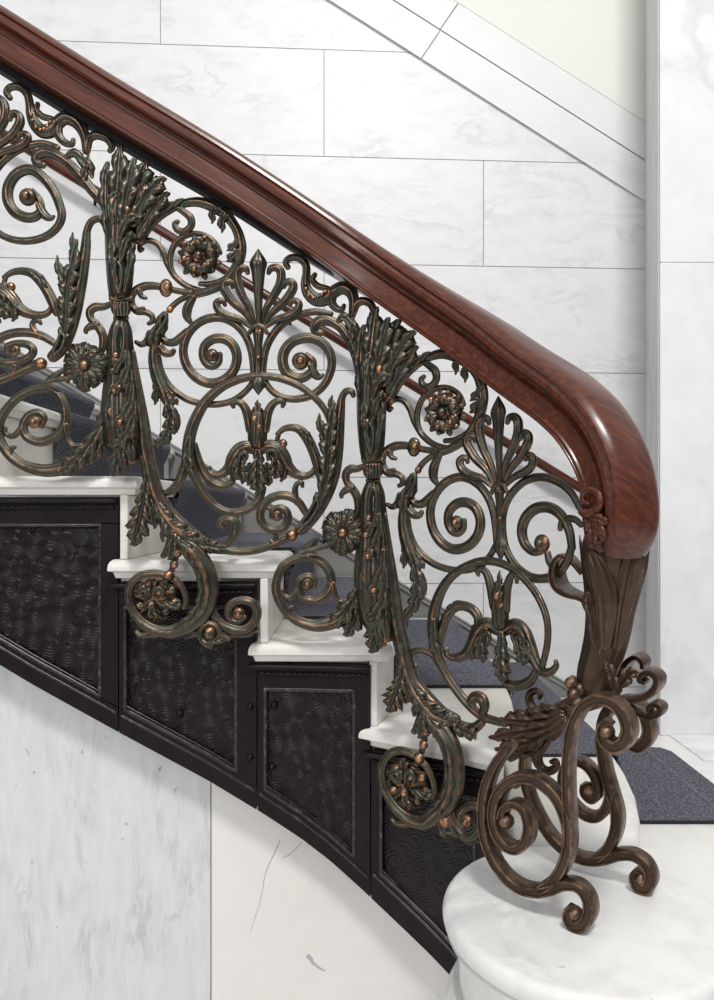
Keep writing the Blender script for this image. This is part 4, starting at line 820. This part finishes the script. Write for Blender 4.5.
def put(keys, w, par):
    for k in keys:
        for e in B1[k]: make(e, w, M['bronze'], par)
put(['palmette', 'palmette_r', 'volute_l', 'stroke_r', 'volute_r', 'long_stem', 'ring', 'ring_leaf', 'tulip', 'twin_l', 'twin_c', 'twin_r', 'arm_curl', 'arm', 'spiral_s', 'bottom_bar', 'comma', 'daisy', 'spiral_b', 'bracket_l', 'bracket_r', 'bud', 'spray', 'drop', 'top_scroll', 'flower', 'dragon', 'curl'], W0, pB)
put(['palmette_r', 'stroke_r', 'volute_r', 'twin_r', 'twin_c', 'arm_curl', 'arm', 'spiral_s', 'bottom_end', 'daisy', 'spiral_b', 'bracket_l', 'dragon', 'curl'], W0b, pA)
put(['palmette', 'palmette_r', 'volute_l', 'long_stem', 'tulip', 'bracket_r', 'bud', 'spray', 'drop', 'top_scroll', 'flower'], W2, pC)
own = [bar('scroll_bar', [(580, 508), (571, 492.5), (557, 481.5), (540, 477), (523, 482.5), (510, 496), (503.5, 512), (502.5, 530), (506, 549), (515, 565), (529, 576), (544, 578.5), (558, 573), (567, 562), (571.5, 547)], [3.4, 3.8, 4, 4, 4, 4, 4, 4, 4, 4.2, 4.4, 4.4, 4.2, 4], .002),
    grp('volute', [bar('v', [(572, 548), (569, 530), (561, 515), (549, 507.5), (536, 508.5), (526, 517.5), (522, 530), (524.5, 543), (532.5, 551.5), (541, 552)], [4, 4.6, 5, 5.2, 5.4, 5.4, 5.2, 4.8, 4, 3], .003), leaf('curl', [(547, 551), (550, 562), (555, 569), (560, 566)], [4, 4.8, 3.4, 1], .004, lobes=0, relief=.8)], [ball('eye', 542, 543.5, 9.6, .006)]),
    bar('ring', [(542.5, 666), (547.5, 642), (546.5, 618), (537, 595), (521, 575.5), (503, 564), (484, 561), (466, 566.5), (451, 577), (441, 591.5), (435, 609), (433, 628), (435.5, 648), (443, 668), (455, 688), (468, 704), (481, 715.5), (496, 721), (506, 723)], [3.4, 3.6, 3.8, 4, 4, 4.2, 4.2, 4.6, 5.6, 6, 5.4, 4.6, 4.6, 4.6, 4.2, 4], .006),
    leaf('leaf', [(434.5, 618), (433.5, 632), (435, 645), (440, 658)], [4, 7, 7, 3], .014, lobes=2),
    bar('leaf_scroll', [(438, 652), (441.5, 632), (448, 614.5), (458, 606), (470, 608), (477.5, 616), (478, 625.5), (473.5, 628)], [4, 4.8, 4.8, 4.8, 4.8, 4.8, 4.4, 3], .004), leaf('leaf', [(444, 618), (452, 606), (463, 601)], [3, 4, 1], .008, lobes=2),
    bar('leaf_scroll', [(498.5, 631), (488, 625), (480, 631), (474, 644), (466, 654), (456, 657.5), (448, 655), (446, 649)], [5, 7.5, 8.4, 8, 5.4, 4.4, 3.4, 2.6], .004),
    leaf('leaf', [(487, 628), (482, 638), (481, 650), (483, 663)], [4, 9.5, 9.5, 1.5], .012, lobes=3, flute=.2), leaf('leaf', [(475, 638), (471, 648), (472, 661)], [4, 6, 1.5], .010, lobes=2),
    bar('leaf_scroll', [(505, 631), (515, 626), (523, 633), (529, 647), (535, 661), (541, 671), (550, 672), (556, 666.5), (556, 661.5)], [5, 7.5, 8.4, 8, 6, 4.8, 4, 3.2, 2.4], .004),
    leaf('leaf', [(515, 630), (519, 641), (522, 654), (523, 666)], [4, 9.5, 9, 1.5], .012, lobes=3, flute=.2), leaf('leaf', [(527, 640), (528, 653), (524, 664)], [4, 6, 1.5], .010, lobes=2),
    bar('leaf_eye', [(515, 645), (512, 636), (517, 631), (523, 637), (524, 646)], [1.6, 2, 2.2, 2, 1.6], .021, style='round'), bar('leaf_eye', [(479, 645), (482, 635), (488, 633), (490, 640), (486, 647)], [1.6, 2, 2.2, 2, 1.6], .021, style='round'),
    leaf('leaf', [(502, 631), (502, 648), (502, 664), (503, 683)], [5, 10, 12, 4], .012, lobes=4, flute=.2),
    bar('scroll_bar', [(501, 676), (509, 684), (521, 685), (532, 679), (537, 668)], [4.4, 5.2, 5.2, 4.8, 3.4], .004),
    bar('hook', [(440, 664), (431, 653.5), (419, 650), (410.5, 655), (410.5, 663.5), (416, 665)], [4, 3.6, 3.6, 3.6, 3.2, 2.2], .0), bar('comma_scroll', [(481, 716), (484.5, 707), (482, 699), (475.5, 697), (471, 702), (474, 707)], [3, 5, 5.8, 5.6, 4.6, 3], .008),
    bar('scroll_bar', [(436, 714), (450, 722), (462, 727), (474, 728), (482, 722)], [8, 8, 6, 5, 4.4], .0), leaf('leaf', [(446, 718), (460, 728), (476, 736)], [5, 9, 5], .010, lobes=3),
    bar('hook', [(560, 529), (562, 522), (569, 518.5), (576, 520), (581, 525)], [2.8, 3.4, 3.6, 3.4, 3], .004)]
for e in own: make(e, W0, M['bronze'], pC)
for e in BAL:
    make(e, W0, M['bronze'], bA); make(e, W2, M['bronze'], bC)

# ================================================================== NEWEL
newel = thing('newel', 'brown bronze acanthus newel on paired scroll feet, standing on the round marble pedestal', 'newel', (.39, 1.10, .170))
PD = np.array([.766, -.643, 0]); PN = np.array([-.643, -.766, 0])          # scroll plane direction and its normal (towards the viewer)
def plane_pt(px, py, q):
    k = (px - CX) / F; s = (k * q[1] - q[0]) / (PD[0] - k * PD[1]); Y = q[1] + PD[1] * s; return ray(px, py, Y), Y / F
QF, QB = np.array([.322, 1.050]), np.array([.458, 1.152]); QM = (QF + QB) / 2
def ribbon(mb, xy, r, q, depth=.014, n=10, dd=None, inner=None):
    """flat iron bar bent edgewise: rounded-rectangular section, r in the scroll plane, depth across it"""
    D = densify(rr(xy, r), n); C = []; R = []
    for x, y, w in D:
        p, sc = plane_pt(x, y, q); C.append(p); R.append(w * sc)
    C = np.array(C); B = np.repeat(PN[None], len(C), 0); T, N = frame_path(C, B)
    pr = [(-1, -.85), (-.85, -1), (.85, -1), (1, -.85), (1, .85), (.85, 1), (.55, 1), (.45, .82), (-.45, .82), (-.55, 1), (-.85, 1), (-1, .85)]
    dl = depth / 2 if dd is None else None; v = []; m_ = len(pr)
    for i in range(len(C)):
        h = dl if dd is None else np.interp(i / (len(C) - 1), np.linspace(0, 1, len(dd)), dd) / 2
        for a, d in pr: v.append(C[i] + N[i] * a * R[i] + B[i] * d * h)
    f = [(i * m_ + j, i * m_ + (j + 1) % m_, (i + 1) * m_ + (j + 1) % m_, (i + 1) * m_ + j) for i in range(len(C) - 1) for j in range(m_)]
    f += [tuple(range(m_)), tuple(range((len(C) - 1) * m_, len(C) * m_))]; mb.add(v, f)
def nribbon(name, xy, r, q, parent=newel, balls=(), **k):
    mb = MB(); ribbon(mb, xy, r, q, **k)
    o = mb.build(name, M['newel'], parent, angle=35)
    for (x, y, R) in balls:
        m2 = MB(); p, sc = plane_pt(x, y, q); ellipsoid(m2, p + PN * .004, PN, R * sc, 1.2); m2.build('eye', M['newel'], o)
    return o
# front scroll
nribbon('scroll_foot', [(512, 744), (498, 762), (488, 785), (484.5, 808), (486, 832), (493, 854), (505, 873), (520, 885.5), (537, 890), (553, 887.5), (566, 883), (579, 885), (588.5, 895), (591, 909), (586, 921), (577, 924), (571, 917), (572, 908)], [4, 4.4, 5, 5, 5, 5, 5, 5.4, 5.4, 5.2, 5, 5, 5.4, 6, 6, 6, 6, 5], QF, balls=[(577, 912, 7)], depth=.026)
nribbon('scroll_ring', [(540, 889), (556, 878), (566.5, 860), (570.5, 838), (567, 815), (557, 795), (542, 781.5), (526, 776.5), (511, 781), (500, 793), (495, 810), (497, 828), (505, 842), (517, 847.5), (527.5, 840), (530.5, 825), (526, 810), (516, 803), (506, 808), (503, 818)], [4.4, 5.4, 5.8, 6, 6, 5.8, 5.6, 5.4, 5.2, 5.2, 5, 5, 4.6, 4, 3.4], QF, balls=[(508, 820, 7.5)], depth=.026)
nribbon('scroll_bar', [(571, 845), (570.5, 815), (569, 785), (569.5, 755), (573, 730), (580, 712), (590, 701.5), (603, 698.5), (616, 703), (626, 714.5), (630, 729), (625, 742), (614, 745.5), (606, 738), (604, 728), (609, 721)], [4.6, 4.8, 4.8, 4.8, 5, 5.2, 5.6, 6, 6.4, 6.8, 6.8, 6.4, 5.4, 4.4], QF, balls=[(608, 731, 8)], depth=.028)
# rear scroll
nribbon('scroll_foot', [(526, 750), (525, 770), (529, 790), (537, 810), (548, 830), (561, 845), (576, 855), (592, 859), (607, 857.5), (621, 853.5), (635, 854.5), (647, 863), (652, 876), (648, 886), (640, 885), (637, 876), (642, 871)], [4, 4.4, 4.6, 4.8, 5, 5, 5, 5, 5, 5, 5, 5.4, 5.8, 6, 6, 5], QB, balls=[(642, 877, 6.5)], depth=.026)
nribbon('scroll_bar', [(598, 857), (610, 846), (617, 830), (618, 812), (612.5, 790), (606.5, 768), (603, 745), (604, 722), (612, 706), (626, 700), (640, 706), (648.5, 720), (649.5, 735), (641, 746), (631, 743)], [4.6, 5, 5.2, 5.4, 5.2, 5, 4.8, 4.8, 5, 5.2, 5.6, 6, 6, 5.6, 4.6], QB, depth=.028)
nribbon('scroll_ring', [(612, 792), (608, 806), (599, 815.5), (588, 815), (576, 806), (567, 792), (564, 777), (569, 764), (579, 760.5), (590, 767), (598, 780), (599, 792), (593, 798), (586, 792), (586, 784)], [4.4, 4.8, 4.8, 4.6, 4.4, 4.4, 4.4, 4.4, 4.4, 4.4, 4.4, 4.4, 4.4, 4, 3.6], QB, balls=[(591, 788, 7)], depth=.026)
def mp(px, py, o=0.):
    p, sc = plane_pt(px, py, QM); d = np.array([(px - CX) / F, 1.0, (HY - py) / F]); t = o / (d @ PN); return p + d * t, sc
def nbar(name, xy, r, o=0., parent=newel, depth=1., style='reed', build=True, mb=None):
    D = densify(rr(xy, r), 10); C = []; R = []
    for x, y, w in D: p, sc = mp(x, y, o); C.append(p); R.append(w * sc)
    mb = mb or MB(); sweep3(mb, np.array(C), np.repeat(PN[None], len(C), 0), np.array(R), depth, style)
    return mb.build(name, M['newel'], parent) if build else mb
def nleaf(name, xy, h, o=0., parent=newel, n=14, o2=None, **k):
    D = densify(rr(xy, h), n); C = []; R = []
    for i, (x, y, w) in enumerate(D):
        oo = o if o2 is None else o + (o2 - o) * i / (len(D) - 1)
        p, sc = mp(x, y, oo); C.append(p); R.append(w * sc)
    mb = MB(); (acanthus3 if k.get('lobes', 4) else leaf3)(mb, np.array(C), np.repeat(PN[None], len(C), 0), np.array(R), **k); return mb.build(name, M['newel'], parent)
# post: fluted acanthus vase
ctrl = [(593, 697, 5), (593, 691, 13), (594.5, 683, 16.5), (598, 670, 19), (603, 655, 20.5), (608, 635, 21.5), (611, 612, 23), (613, 590, 26.5), (614, 570, 30), (614, 554, 32)]
D = densify(ctrl, 10); v = []; seg = 64; C = []
for x, y, w in D: p, sc = mp(x, y); C.append((p, w * sc))
for i, (p, r) in enumerate(C):
    t = i / (len(C) - 1)
    for j in range(seg):
        a = 2 * math.pi * j / seg; fl = 1 + (.075 * t + .015) * math.cos(7 * a + 2.2 * t) + .03 * t * math.cos(14 * a + 1)
        dz = .030 * max(0, math.cos(7 * a + 2.2 * t)) ** .7 * max(0, (t - .72) / .28)
        v.append(p + (PD * math.cos(a) - PN * math.sin(a)) * r * fl + np.array([0, 0, dz]))
nC = len(C); f = [(i * seg + j, i * seg + (j + 1) % seg, (i + 1) * seg + (j + 1) % seg, (i + 1) * seg + j) for i in range(nC - 1) for j in range(seg)] + [tuple(range(seg)), tuple(range((nC - 1) * seg, nC * seg))]
mb = MB(); mb.add(v, f); post = mb.build('post', M['newel'], newel)
nleaf('post_leaf', [(604, 650), (605, 625), (604, 595), (597, 568), (590, 552)], [6, 10, 13, 12, 4], .032, post, lobes=0, relief=.5, thick=.3, o2=.048)
nleaf('post_leaf', [(616, 650), (620, 620), (625, 590), (630, 566), (634, 550)], [5, 8, 12, 14, 8], .028, post, lobes=0, relief=.35, thick=.3, o2=.040)
nleaf('post_leaf', [(598, 655), (595, 630), (592, 610), (587, 592)], [6, 9, 10, 3], .030, post, lobes=2, relief=.4, cut=.25, o2=.036)
# curled leaf at the left of the post
def cribbon(name, xy, th, q, width, parent=newel):
    return nribbon(name, xy, th, q, parent, depth=width, dd=width if isinstance(width, list) else None) if isinstance(width, list) else nribbon(name, xy, th, q, parent, depth=width)
cribbon('curled_leaf', [(592, 603), (583, 597), (572, 593.5), (562, 587), (557.5, 576), (558.5, 564), (564, 556), (570, 558), (577, 565), (583, 574)], [3, 3, 3.2, 3.4, 3.4, 3.2, 2.8, 2.4, 2, 1.6], QM, [.03, .04, .05, .052, .05, .046, .04, .034, .028, .02])
# ribbons to the right
cribbon('leaf_ribbon', [(608, 700), (622, 700), (636, 698.5), (649, 694.5), (658, 686), (659.5, 677), (653, 671.5), (645, 673), (642, 679), (647, 682)], [3.6, 3.6, 3.4, 3.4, 3.6, 3.6, 3.4, 3, 2.4, 2], QM, [.02, .025, .03, .034, .036, .036, .036, .034, .03, .026])
cribbon('leaf_ribbon', [(610, 700), (624, 704), (637, 710), (649, 715), (659, 713.5), (662.5, 707), (657, 703), (650.5, 706), (651, 711)], [3.6, 3.4, 3.2, 3.2, 3.2, 3, 2.8, 2.4, 2], QM, [.02, .024, .028, .03, .03, .03, .028, .026, .022])
cribbon('leaf_ribbon', [(610, 696), (617, 683), (624, 670), (631, 660), (639, 656), (645, 661), (645, 668)], [3, 3, 3, 3, 2.8, 2.6, 2], QB - .02, [.02, .03, .036, .038, .04, .038, .03])
nleaf('leaf', [(612, 697), (620, 685), (628, 675), (638, 671)], [4, 8, 8, 2], .01, lobes=3, relief=.4); nleaf('leaf', [(614, 692), (613, 680), (609, 669), (605, 661)], [4, 7, 5, 1], .034, lobes=2, relief=.4)
# berries, leaf arm towards the panel, side curls
for x, y, r, o_ in ((571.5, 683, 6.6, .022), (573.5, 694, 6.4, .03), (578, 702, 5.5, .03), (573, 679, 4, .0), (580, 688, 5, .02)):
    mb = MB(); p, sc = mp(x, y, o_); ellipsoid(mb, p, PN, r * sc, 1.); mb.build('berry', M['newel'], newel)
arm = nbar('leaf_arm', [(598, 700), (580, 704), (563, 713), (545, 724), (530, 734), (519, 746), (510, 756)], [8, 10, 12, 12.5, 12, 10, 6], .0, depth=1.)
for p, h, o_, l in (([(572, 708), (556, 711), (540, 714), (525, 716), (509, 713)], [6, 9, 9, 8, 2], .014, 4), ([(566, 713), (548, 719), (530, 722), (515, 721), (500, 719)], [6, 9, 9, 8, 2], .022, 4), ([(566, 716), (545, 727), (525, 732), (508, 734), (489, 738)], [6, 9, 9, 8, 2], .030, 4), ([(566, 719), (545, 734), (528, 743), (512, 746), (495, 750)], [6, 9, 9, 8, 2], .030, 4), ([(568, 716), (550, 736), (536, 748), (520, 754)], [6, 8, 8, 2], .022, 3), ([(560, 710), (545, 709), (532, 712)], [5, 7, 2], .0, 3)):
    nleaf('arm_leaf', p, h, o_, arm, lobes=l, relief=.4, cut=.45, flute=.2, sweep=.6)
nbar('curl', [(545, 715), (536, 710), (530, 702), (530.5, 694), (536, 690.5), (541, 694), (539.5, 698)], [5, 4.6, 4.6, 4.4, 4, 3.4, 2.4], -.03); nbar('curl', [(552, 722), (541, 742), (537, 757), (541, 767), (549, 771), (556, 767), (556, 761), (551, 762)], [5, 6, 6, 5, 4.6, 4, 3.2, 2.4], -.04)
mb = MB(); p, sc = mp(515, 783, -.05); ellipsoid(mb, p, PN, 6 * sc, 1.); mb.build('berry', M['newel'], newel)

# ================================================================== CAMERA, LIGHT
cam = bpy.data.cameras.new('camera'); co = bpy.data.objects.new('camera', cam); COL.objects.link(co)
co.location = (0, 0, EYE); co.rotation_euler = (math.pi / 2, 0, 0); cam.sensor_width = 36; cam.sensor_fit = 'AUTO'; cam.lens = 36 * F / 1000
cam.shift_y = (HY - 500) / 1000; cam.clip_start = .02; SC.camera = co
def area(name, loc, target, size, energy, col=(1, 1, 1)):
    l = bpy.data.lights.new(name, 'AREA'); l.shape = 'RECTANGLE'; l.size, l.size_y = size; l.energy = energy; l.color = col
    o = bpy.data.objects.new(name, l); COL.objects.link(o); o.location = loc; d = Vector(target) - Vector(loc); o.rotation_euler = d.to_track_quat('-Z', 'Y').to_euler(); return o
area('ceiling_lamp', (.4, -1.5, 4.9), (.35, 2.2, .6), (.9, .8), 188, (1, .985, .965))
area('added_fill_lamp', (-1.9, -2.4, 2.4), (1.1, 2.8, 1.2), (1.2, 1.6), 52, (.97, .985, 1))  # added fill lamp, no window here: bronze highlights and the wall's right corner
w = bpy.data.worlds.new('room_light'); SC.world = w; w.use_nodes = True; nt = w.node_tree; bg = nt.nodes['Background']
tc = nt.nodes.new('ShaderNodeTexCoord'); sx = nt.nodes.new('ShaderNodeSeparateXYZ'); nt.links.new(tc.outputs['Generated'], sx.inputs[0])
mr = nt.nodes.new('ShaderNodeMapRange'); nt.links.new(sx.outputs[2], mr.inputs[0]); mr.inputs[1].default_value = -1; mr.inputs[2].default_value = 1
c = ramp(nt, mr.outputs[0], [(.0, (.34, .34, .35)), (.42, (.22, .22, .23)), (.60, (.40, .40, .41)), (.80, (1.0, 1.0, 1.0))])
nt.links.new(c, bg.inputs[0]); bg.inputs[1].default_value = .78
vs = SC.view_settings; vs.view_transform = 'Standard'; vs.look = 'None'; vs.gamma = 1; vs.use_curve_mapping = False; vs.exposure = -0.06
